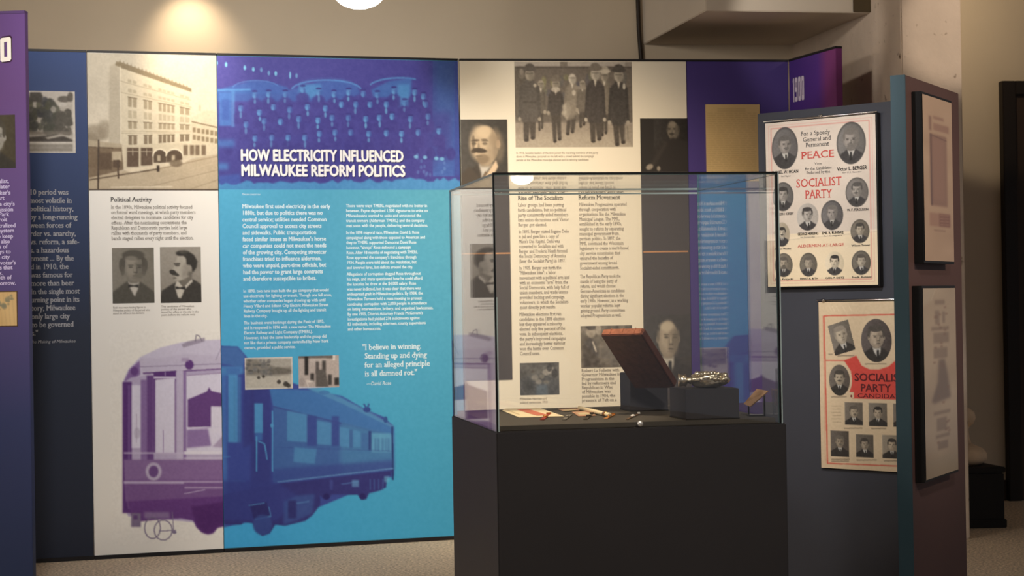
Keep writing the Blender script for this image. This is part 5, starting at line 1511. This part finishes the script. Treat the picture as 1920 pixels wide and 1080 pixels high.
# ------------------------------------------------------------------ glass case
D_F = 4.75
g0 = at_depth(925.5, 560, D_F)
e = CDIR.copy()                                     # along the front, to the right
dd = DDIR.copy()                                    # depth
fl = np.array([*(at_depth(928, 600, D_F)[:2]), 0])
PLC = Plane(fl, fl + e)                             # front plane of the case
CW = PLC.hit(1461.5, 560)[0]
ZB = PLC.hit(930, 810)[1]
ZT = PLC.hit(1190, 324)[1]
CD = 0.735
ZD = ZB + 0.014
m_ped = mat('pedestal_black', (46, 44, 46), 0.55, noise=0.05, nscale=5)
m_deck = mat('deck_grey', (74, 69, 62), 0.7, noise=0.05, nscale=30)
m_glass = glass_mat()
m_gedge = mat('glass_edge', (70, 92, 92), 0.25)
m_seam = mat('seam_black', (10, 10, 11), 0.35)
CASE = thing('display_case', 'square glass display case on tall black pedestal in the foreground', 'display case', tuple(fl + e * CW / 2 + dd * CD / 2))
mg = 0.008
W_ = np.array([0, 0, 1.0])
box('pedestal', fl - e * mg * .3 - dd * mg, e * (CW + mg * 1.6), dd * (CD + mg * 1.5), W_ * (ZB), m_ped, CASE, bevel=.003)
box('deck', fl + e * .012 + dd * .012 + W_ * ZB, e * (CW - .024), dd * (CD - .024), W_ * (ZD - ZB), m_deck, CASE, bevel=.002)
gt = 0.006


def pane(name, o, ex, ey, ez, label):
    b = box(name, o, ex, ey, ez, m_glass, CASE, label, bevel=0)
    b.data.materials.append(m_gedge)
    for p in b.data.polygons:
        if p.area < 0.05: p.material_index = 1
    return b


H_ = ZT - ZB
pane('glass_pane', fl + W_ * ZB, e * CW, dd * gt, W_ * (H_ - gt), 'front glass pane')
pane('glass_pane', fl + dd * (CD - gt) + W_ * ZB, e * CW, dd * gt, W_ * (H_ - gt), 'back glass pane')
pane('glass_pane', fl + dd * (gt + .0005) + W_ * ZB, e * gt, dd * (CD - 2 * gt - .001), W_ * (H_ - gt), 'left glass pane')
pane('glass_pane', fl + dd * (gt + .0005) + e * (CW - gt) + W_ * ZB, e * gt, dd * (CD - 2 * gt - .001), W_ * (H_ - gt), 'right glass pane')
pane('glass_top', fl + W_ * (ZT - gt + .0005), e * CW, dd * CD, W_ * gt, 'top glass pane')
for o_ in (fl, fl + e * (CW - .004)):
    box('corner_seam', o_ + W_ * ZB - dd * .0008, e * .004, dd * .0078, W_ * H_, m_seam, CASE, 'thin black corner seam', bevel=0)
m_glint = mat('glass_glint', (168, 186, 186), 0.2)  # pale colour standing in for light caught on the glass edges
box('corner_glint', fl + e * (CW + .0003) + W_ * ZB - dd * .0008, e * .0032, dd * .006, W_ * H_, m_glint, CASE, 'pale strip painted as corner highlight', bevel=0)
box('corner_glint', fl + e * .0043 + W_ * ZB - dd * .0012, e * .003, dd * .001, W_ * (H_ * .52), m_glint, CASE, 'pale strip painted as corner highlight', bevel=0)
box('top_seam', fl + W_ * (ZT - .003) - dd * .001, e * CW, dd * .004, W_ * .005, m_seam, CASE, 'thin black top edge', bevel=0)
box('back_glint', fl + dd * (CD - .0066) + e * .006 + W_ * (ZT - .0145), e * (CW - .012), dd * .0005, W_ * .005, m_glint, CASE, 'pale strip painted as highlight on back pane top', bevel=0)
box('back_seam', fl + dd * (CD - .004) + W_ * ZB, e * .003, dd * .004, W_ * H_, m_seam, CASE, bevel=0)
p = PLC.hit(1200, 794.5)
lathe('lock', PLC.pt(p[0], p[1], .001), PLC.n, [(0, .0078), (.004, .0074), (.006, .005), (.0065, .001)], mat('lock_chrome', (215, 212, 208), .3, .6), CASE, 'small round chrome lock', n=20)


def on_deck(px, py, z=None):
    return at_height(px, py, ZD if z is None else z)


# risers
m_ris = mat('riser_charcoal', (54, 52, 56), 0.7)


def riser(lbl, xl, xr, ybot, ytop, dep, D):
    a = np.array(on_deck(xl, ybot)); b = np.array(on_deck(xr, ybot))
    a[2] = ZD
    w = np.linalg.norm((b - a)[:2])
    # front edge depth from the deck, height from the picture
    Dz = (a - EYE) @ _F
    zt = at_depth((xl + xr) / 2, ytop, Dz)[2]
    th = thing('riser', lbl, 'display riser', tuple(a + e * w / 2 + dd * dep / 2))
    box('block', a + W_ * .0005, e * w, dd * dep, W_ * (zt - ZD), m_ris, th, bevel=.0015)
    box('base_lip', a + W_ * .0003 - e * .001 - dd * .001, e * (w + .002), dd * (dep + .002), W_ * .003, m_seam, th, bevel=0)
    return a, w, zt


ra, rw, rz = riser('taller charcoal block propping up the brown book inside the case', 1182.5, 1254.5, 772, 700.5, .12, 5.2)
sa, sw, sz = riser('wide charcoal block under the silver ornament inside the case', 1286, 1391, 788, 730, .155, 4.85)

# brown leather book tilted forward over the riser
Db = 5.12
tl = at_depth(1127, 630, Db)
mpb = Db / FPX
va = np.array([78 * mpb, -0.060, -9 * mpb + .002]); vb = np.array([68 * mpb, 0.145, -104 * mpb])
va = va - vb * (va @ vb) / (vb @ vb)
nb = np.cross(va, vb); nb /= np.linalg.norm(nb)
if nb[1] > 0: nb = -nb                                # toward the camera
BK = thing('leather_book', 'old reddish brown leather book propped open and tilted in case', 'book', tuple(tl + vb))
m_lea = mat('leather_brown', (78, 52, 43), 0.45, noise=0.25, nscale=60, bump=.3, bscale=120, dist=.002)
m_lear = mat('leather_rim', (150, 92, 66), 0.5, noise=0.25, nscale=80, bump=.3, bscale=150, dist=.002)  # spine and bands, paler and redder than the covers
tk = .024
box('front_cover', tl, va, vb, -nb * .004, m_lea, BK, bevel=.0012)
box('page_block', tl + va * .03 + vb * .03 - nb * .004, va * .94, vb * .94, -nb * (tk - .008), mat('page_edge', (112, 74, 56), .8, noise=.2, nscale=200), BK, bevel=.001)
box('back_cover', tl - nb * (tk - .004), va, vb, -nb * .004, m_lea, BK, bevel=.0012)
box('spine', tl - vb * .014, va, vb * .024, -nb * tk, m_lear, BK, 'tan red spine', bevel=.003)
for k in (.2, .5, .8):
    o_ = tl + va * k - vb * .02
    box('raised_band', o_, va * .03, vb * .012, -nb * tk, m_lear, BK, bevel=.001)
o_ = tl + va * 1.0
box('fore_flap', o_ - nb * .001, va * .03, vb * .98, -nb * (tk - .002), mat('leather_dark', (98, 58, 44), .45, noise=.2, nscale=60), BK, 'dark folded edge flap', bevel=.001)

# silver ornament lying on the wide riser
m_sil = mat('ornate_silver', (240, 228, 204), 0.27, 1.0, noise=.2, nscale=80, bump=.5, bscale=90, dist=.004)
Ds = (sa - EYE) @ _F + .06
o1 = at_depth(1271, 713, Ds); o2 = at_depth(1366, 717, Ds)
o1[2] = sz + .0225; o2[2] = sz + .0225
ax = (o2 - o1); ln = np.linalg.norm(ax); ax /= ln
SV = thing('silver_ornament', 'ornate shiny silver piece lying on the wide charcoal block', 'ornament', (*((o1 + o2) / 2)[:2], sz))
rip = lambda i, k: .09 * math.sin(k * 5 * 2 * math.pi / 40 + i) + .05 * math.sin(k * 11 * 2 * math.pi / 40 + i * 1.7)
lathe('base', o1, ax, [(0, .016), (.002, .019), (.006, .0165), (.016, .015), (.021, .0175), (.024, .012)], m_sil, SV, n=40)
lathe('stem', o1, ax, [(.024, .010), (.028, .007), (.033, .0105), (.038, .007)], m_sil, SV, n=32)
lathe('body', o1, ax, [(.036, .007), (.040, .014), (.048, .019), (.060, .0215), (.075, .0222), (.09, .0215), (.104, .0195), (.116, .016)], m_sil, SV, n=40, ripple=rip)
lathe('rim', o1, ax, [(.115, .013), (.118, .0165), (.126, .015), (.134, .0105), (.142, .004)], m_sil, SV, n=40)
rs = random.Random(8)
u_ = np.cross(ax, W_); u_ /= np.linalg.norm(u_)
for k in range(30):
    h = .044 + .084 * (k % 10) / 9; an = math.radians((20, 80, 135)[k // 10] + rs.uniform(-16, 16))
    r_ = .019 if .05 < h < .11 else .014
    dv = math.cos(an) * -np.array([u_[0], u_[1], 0]) * (1 if u_[1] > 0 else -1) + math.sin(an) * W_
    q_ = rs.uniform(.8, 1.35)
    cpt = o1 + ax * h + (r_ - .002) * dv
    lathe('boss', cpt, dv, [(0, .0068 * q_), (.003 * q_, .0062 * q_), (.0055 * q_, .004 * q_), (.0068 * q_, .001)], m_sil, SV, n=12)
# papers and ribbons on the deck
m_pap = mat('paper_cream', (236, 218, 180), 0.7)
m_pink = mat('print_red', (206, 120, 96), 0.7)


def sheet(name, lbl, cat, pts, m, t=.0015, z=None):
    P = [np.array(on_deck(x, y, (z or ZD) + .001)) for x, y in pts]
    th = thing(name, lbl, cat, tuple(sum(P) / len(P)))
    n = len(P)
    vs = P + [q + W_ * t for q in P]
    fs = [tuple(range(n))[::-1], tuple(range(n, 2 * n))] + [(i, (i + 1) % n, n + (i + 1) % n, n + i) for i in range(n)]
    mesh_obj('sheet', vs, fs, m, th)
    return th, P


th, P = sheet('handbill', 'cream handbill with broad red print lying at left of the case', 'paper', [(942, 770.5), (973, 783.0), (1057, 781), (1012, 766), (948, 767)], m_pap)
za = ZD + .0031
Q = [on_deck(x, y, za) for x, y in ((968, 767.5), (1006, 779.2), (1028, 778.2), (990, 766.5))]
mesh_obj('red_print', Q, [(0, 1, 2, 3)], m_pink, th, 'broad red print')
Q = [on_deck(x, y, za) for x, y in ((950, 769), (972, 777.5), (976, 777.2), (954, 768.8))]
mesh_obj('printed_line', Q, [(0, 1, 2, 3)], mat('print_tan', (206, 186, 146), .7), th)
th, P = sheet('leaflet', 'small pinkish leaflet lying behind the ribbon badges', 'paper', [(1046, 767.5), (1056, 771), (1090, 769.5), (1080, 766)], mat('paper_pink', (206, 164, 134), .7))
mesh_obj('printed_line', [on_deck(x, y, za) for x, y in ((1054, 768), (1060, 770), (1082, 769), (1076, 767.2))], [(0, 1, 2, 3)], mat('print_tan', (206, 186, 146)), th)
th, P = sheet('leaflet', 'second pink leaflet lying beside the pale ribbon roll', 'paper', [(1072, 773), (1085, 781), (1118, 779.5), (1104, 771.5)], mat('paper_rose', (196, 150, 120), .7))
mesh_obj('printed_line', [on_deck(x, y, za) for x, y in ((1080, 774), (1088, 778), (1108, 777), (1100, 773))], [(0, 1, 2, 3)], mat('print_tan', (206, 186, 146)), th)


def badge(lbl, head, tail, w, mh, mt, rr=.007):
    """a ribbon badge: metal bar, ribbon, medal, fringe"""
    a = np.array(on_deck(*head, ZD + .004)); b = np.array(on_deck(*tail, ZD + .004))
    t = (b - a) / np.linalg.norm(b - a); n = np.cross(W_, t)
    th = thing('ribbon_badge', lbl, 'badge', (*((a + b) / 2)[:2], ZD))
    box('ribbon', a - n * w / 2 - W_ * .003, b - a, n * w, W_ * .002, mt, th, bevel=.0004)
    box('bar', a - n * w * .6 - t * .003 - W_ * .003, t * .008, n * w * 1.2, W_ * .006, mh, th, bevel=.0008)
    m_ = a + (b - a) * .55
    lathe('medal', m_ - W_ * .001, W_, [(0, rr), (.002, rr * 1.05), (.004, rr * .8), (.005, rr * .2)], mh, th, n=20)
    for k in range(5):
        q = b + n * w * (k / 4 - .5) * .9 - W_ * .0015
        tube('fringe', [q, q + t * .007 - W_ * .001], .0011, mt, th, n=6)
    return th


m_gold = mat('badge_gold', (214, 150, 80), .3, .9)
m_dkm = mat('badge_dark', (44, 38, 34), .4, .5)
badge('red and gold ribbon badge lying on the cream handbill corner', (1029, 775), (1017, 785), .012, m_gold, mat('ribbon_red', (150, 52, 40), .6))
badge('faint grey ribbon badge lying between the handbill and dark badge', (1070, 776), (1058, 785), .011, mat('badge_grey', (120, 114, 104), .4, .5), mat('ribbon_grey', (112, 106, 96), .6), .005)
badge('dark ribbon badge lying in front of the pink leaflet', (1110, 775), (1098, 784), .011, m_dkm, mat('ribbon_dark', (64, 54, 44), .6))
badge('gold ribbon badge at the tip of the pale roll', (1150, 776.5), (1136, 783), .010, m_gold, mat('ribbon_gold', (188, 130, 74), .6), .006)
badge('small white tipped badge lying alone left of the black blocks', (1198, 774.5), (1177, 784), .006, mat('badge_white', (246, 240, 230), .4), mat('ribbon_brown', (110, 84, 62), .6), .006)
a = np.array(on_deck(1086, 765, ZD + .007)); b = np.array(on_deck(1143, 778, ZD + .007))
RL = thing('paper_roll', 'long pale rolled paper lying diagonally on the case deck', 'paper roll', (*((a + b) / 2)[:2], ZD))
tube('roll', [a, a + (b - a) * .5, b], .0058, m_pap, RL, n=14)
tube('band', [a + (b - a) * .82, a + (b - a) * .9], .0063, m_gold, RL, n=14)
tube('end_cap', [b, b + (b - a) * .03], .0045, mat('roll_core', (150, 130, 100), .7), RL, n=12)

# tan slab standing in for a reflection in the right glass, on added props
m_tan = mat('reflection_tan', (228, 180, 134), .7)
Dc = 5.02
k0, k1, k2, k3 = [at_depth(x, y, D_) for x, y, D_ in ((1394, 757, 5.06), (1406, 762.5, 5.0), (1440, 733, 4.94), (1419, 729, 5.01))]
CT = thing('tan_reflection', 'tilted tan slab standing in for a reflection in the right glass', 'reflection_slab', (*((k0 + k2) / 2)[:2], ZD))
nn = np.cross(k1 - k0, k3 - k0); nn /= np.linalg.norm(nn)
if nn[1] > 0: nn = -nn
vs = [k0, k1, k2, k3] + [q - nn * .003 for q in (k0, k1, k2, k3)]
mesh_obj('reflection_slab', vs, BOXF, m_tan, CT)
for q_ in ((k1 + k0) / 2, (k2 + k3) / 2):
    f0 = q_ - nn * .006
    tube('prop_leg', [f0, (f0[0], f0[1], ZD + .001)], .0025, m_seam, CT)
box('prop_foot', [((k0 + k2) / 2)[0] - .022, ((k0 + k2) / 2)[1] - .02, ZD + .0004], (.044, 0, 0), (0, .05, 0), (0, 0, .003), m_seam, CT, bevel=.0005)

# ------------------------------------------------------------------ things in the dark corner
U0_ = at_depth(1832, 940, 9.35)
ux, uy = U0_[0], U0_[1]
PN = thing('plinth', 'low black plinth under the pale urn in the dark corner', 'plinth', (ux, uy, 0))
px0 = at_depth(1800, 940, 9.35); px1 = at_depth(1884, 940, 9.35)
zt = at_depth(1840, 876, 9.35)[2]
m_pl = mat('plinth_black', (24, 22, 21), .6)
wv = (px1 - px0); wv[2] = 0
box('plinth_block', [px0[0], px0[1], 0.04], wv, DDIR * .32, (0, 0, zt - .07), m_pl, PN, bevel=.006)
box('plinth_base', [px0[0] - .01, px0[1] - .01, 0.0], wv * 1.08, DDIR * .34, (0, 0, .045), m_pl, PN, bevel=.004)
box('plinth_cap', [px0[0] - .008, px0[1] - .008, zt - .03], wv * 1.06, DDIR * .335, (0, 0, .03), m_pl, PN, bevel=.004)
UR = thing('stone_urn', 'pale stone urn standing on the black plinth beside maroon board', 'urn', (ux, uy + .15, zt))
ub = (ux - .022, uy + .16, zt)
m_st = mat('pale_stone', (228, 200, 168), .85, noise=.12, nscale=12, bump=.3, bscale=40)
lathe('bowl', ub, (0, 0, 1), [(0, .07), (.012, .10), (.03, .118), (.06, .116), (.085, .095), (.10, .06), (.11, .04)], m_st, UR)
lathe('neck', ub, (0, 0, 1), [(.108, .04), (.14, .028), (.185, .024), (.20, .03)], m_st, UR)
lathe('finial', ub, (0, 0, 1), [(.198, .028), (.215, .05), (.245, .062), (.275, .055), (.295, .03), (.302, .008)], m_st, UR)

# repeats carry a shared group
GROUPS = {'exhibit_board': 'printed exhibit boards around the gallery', 'poster_board': 'hinged poster boards', 'party_poster': 'party posters on the slate board',
          'framed_print': 'framed prints on the maroon board', 'riser': 'charcoal blocks in the case', 'ribbon_badge': 'ribbon badges on the case deck',
          'leaflet': 'pink leaflets on the case deck', 'ceiling_lamp': 'dome lamps of the gallery'}
for o in scene.objects:
    if o.parent is None and o.get('category') and o.name.split('.')[0] in GROUPS:
        o['group'] = GROUPS[o.name.split('.')[0]]
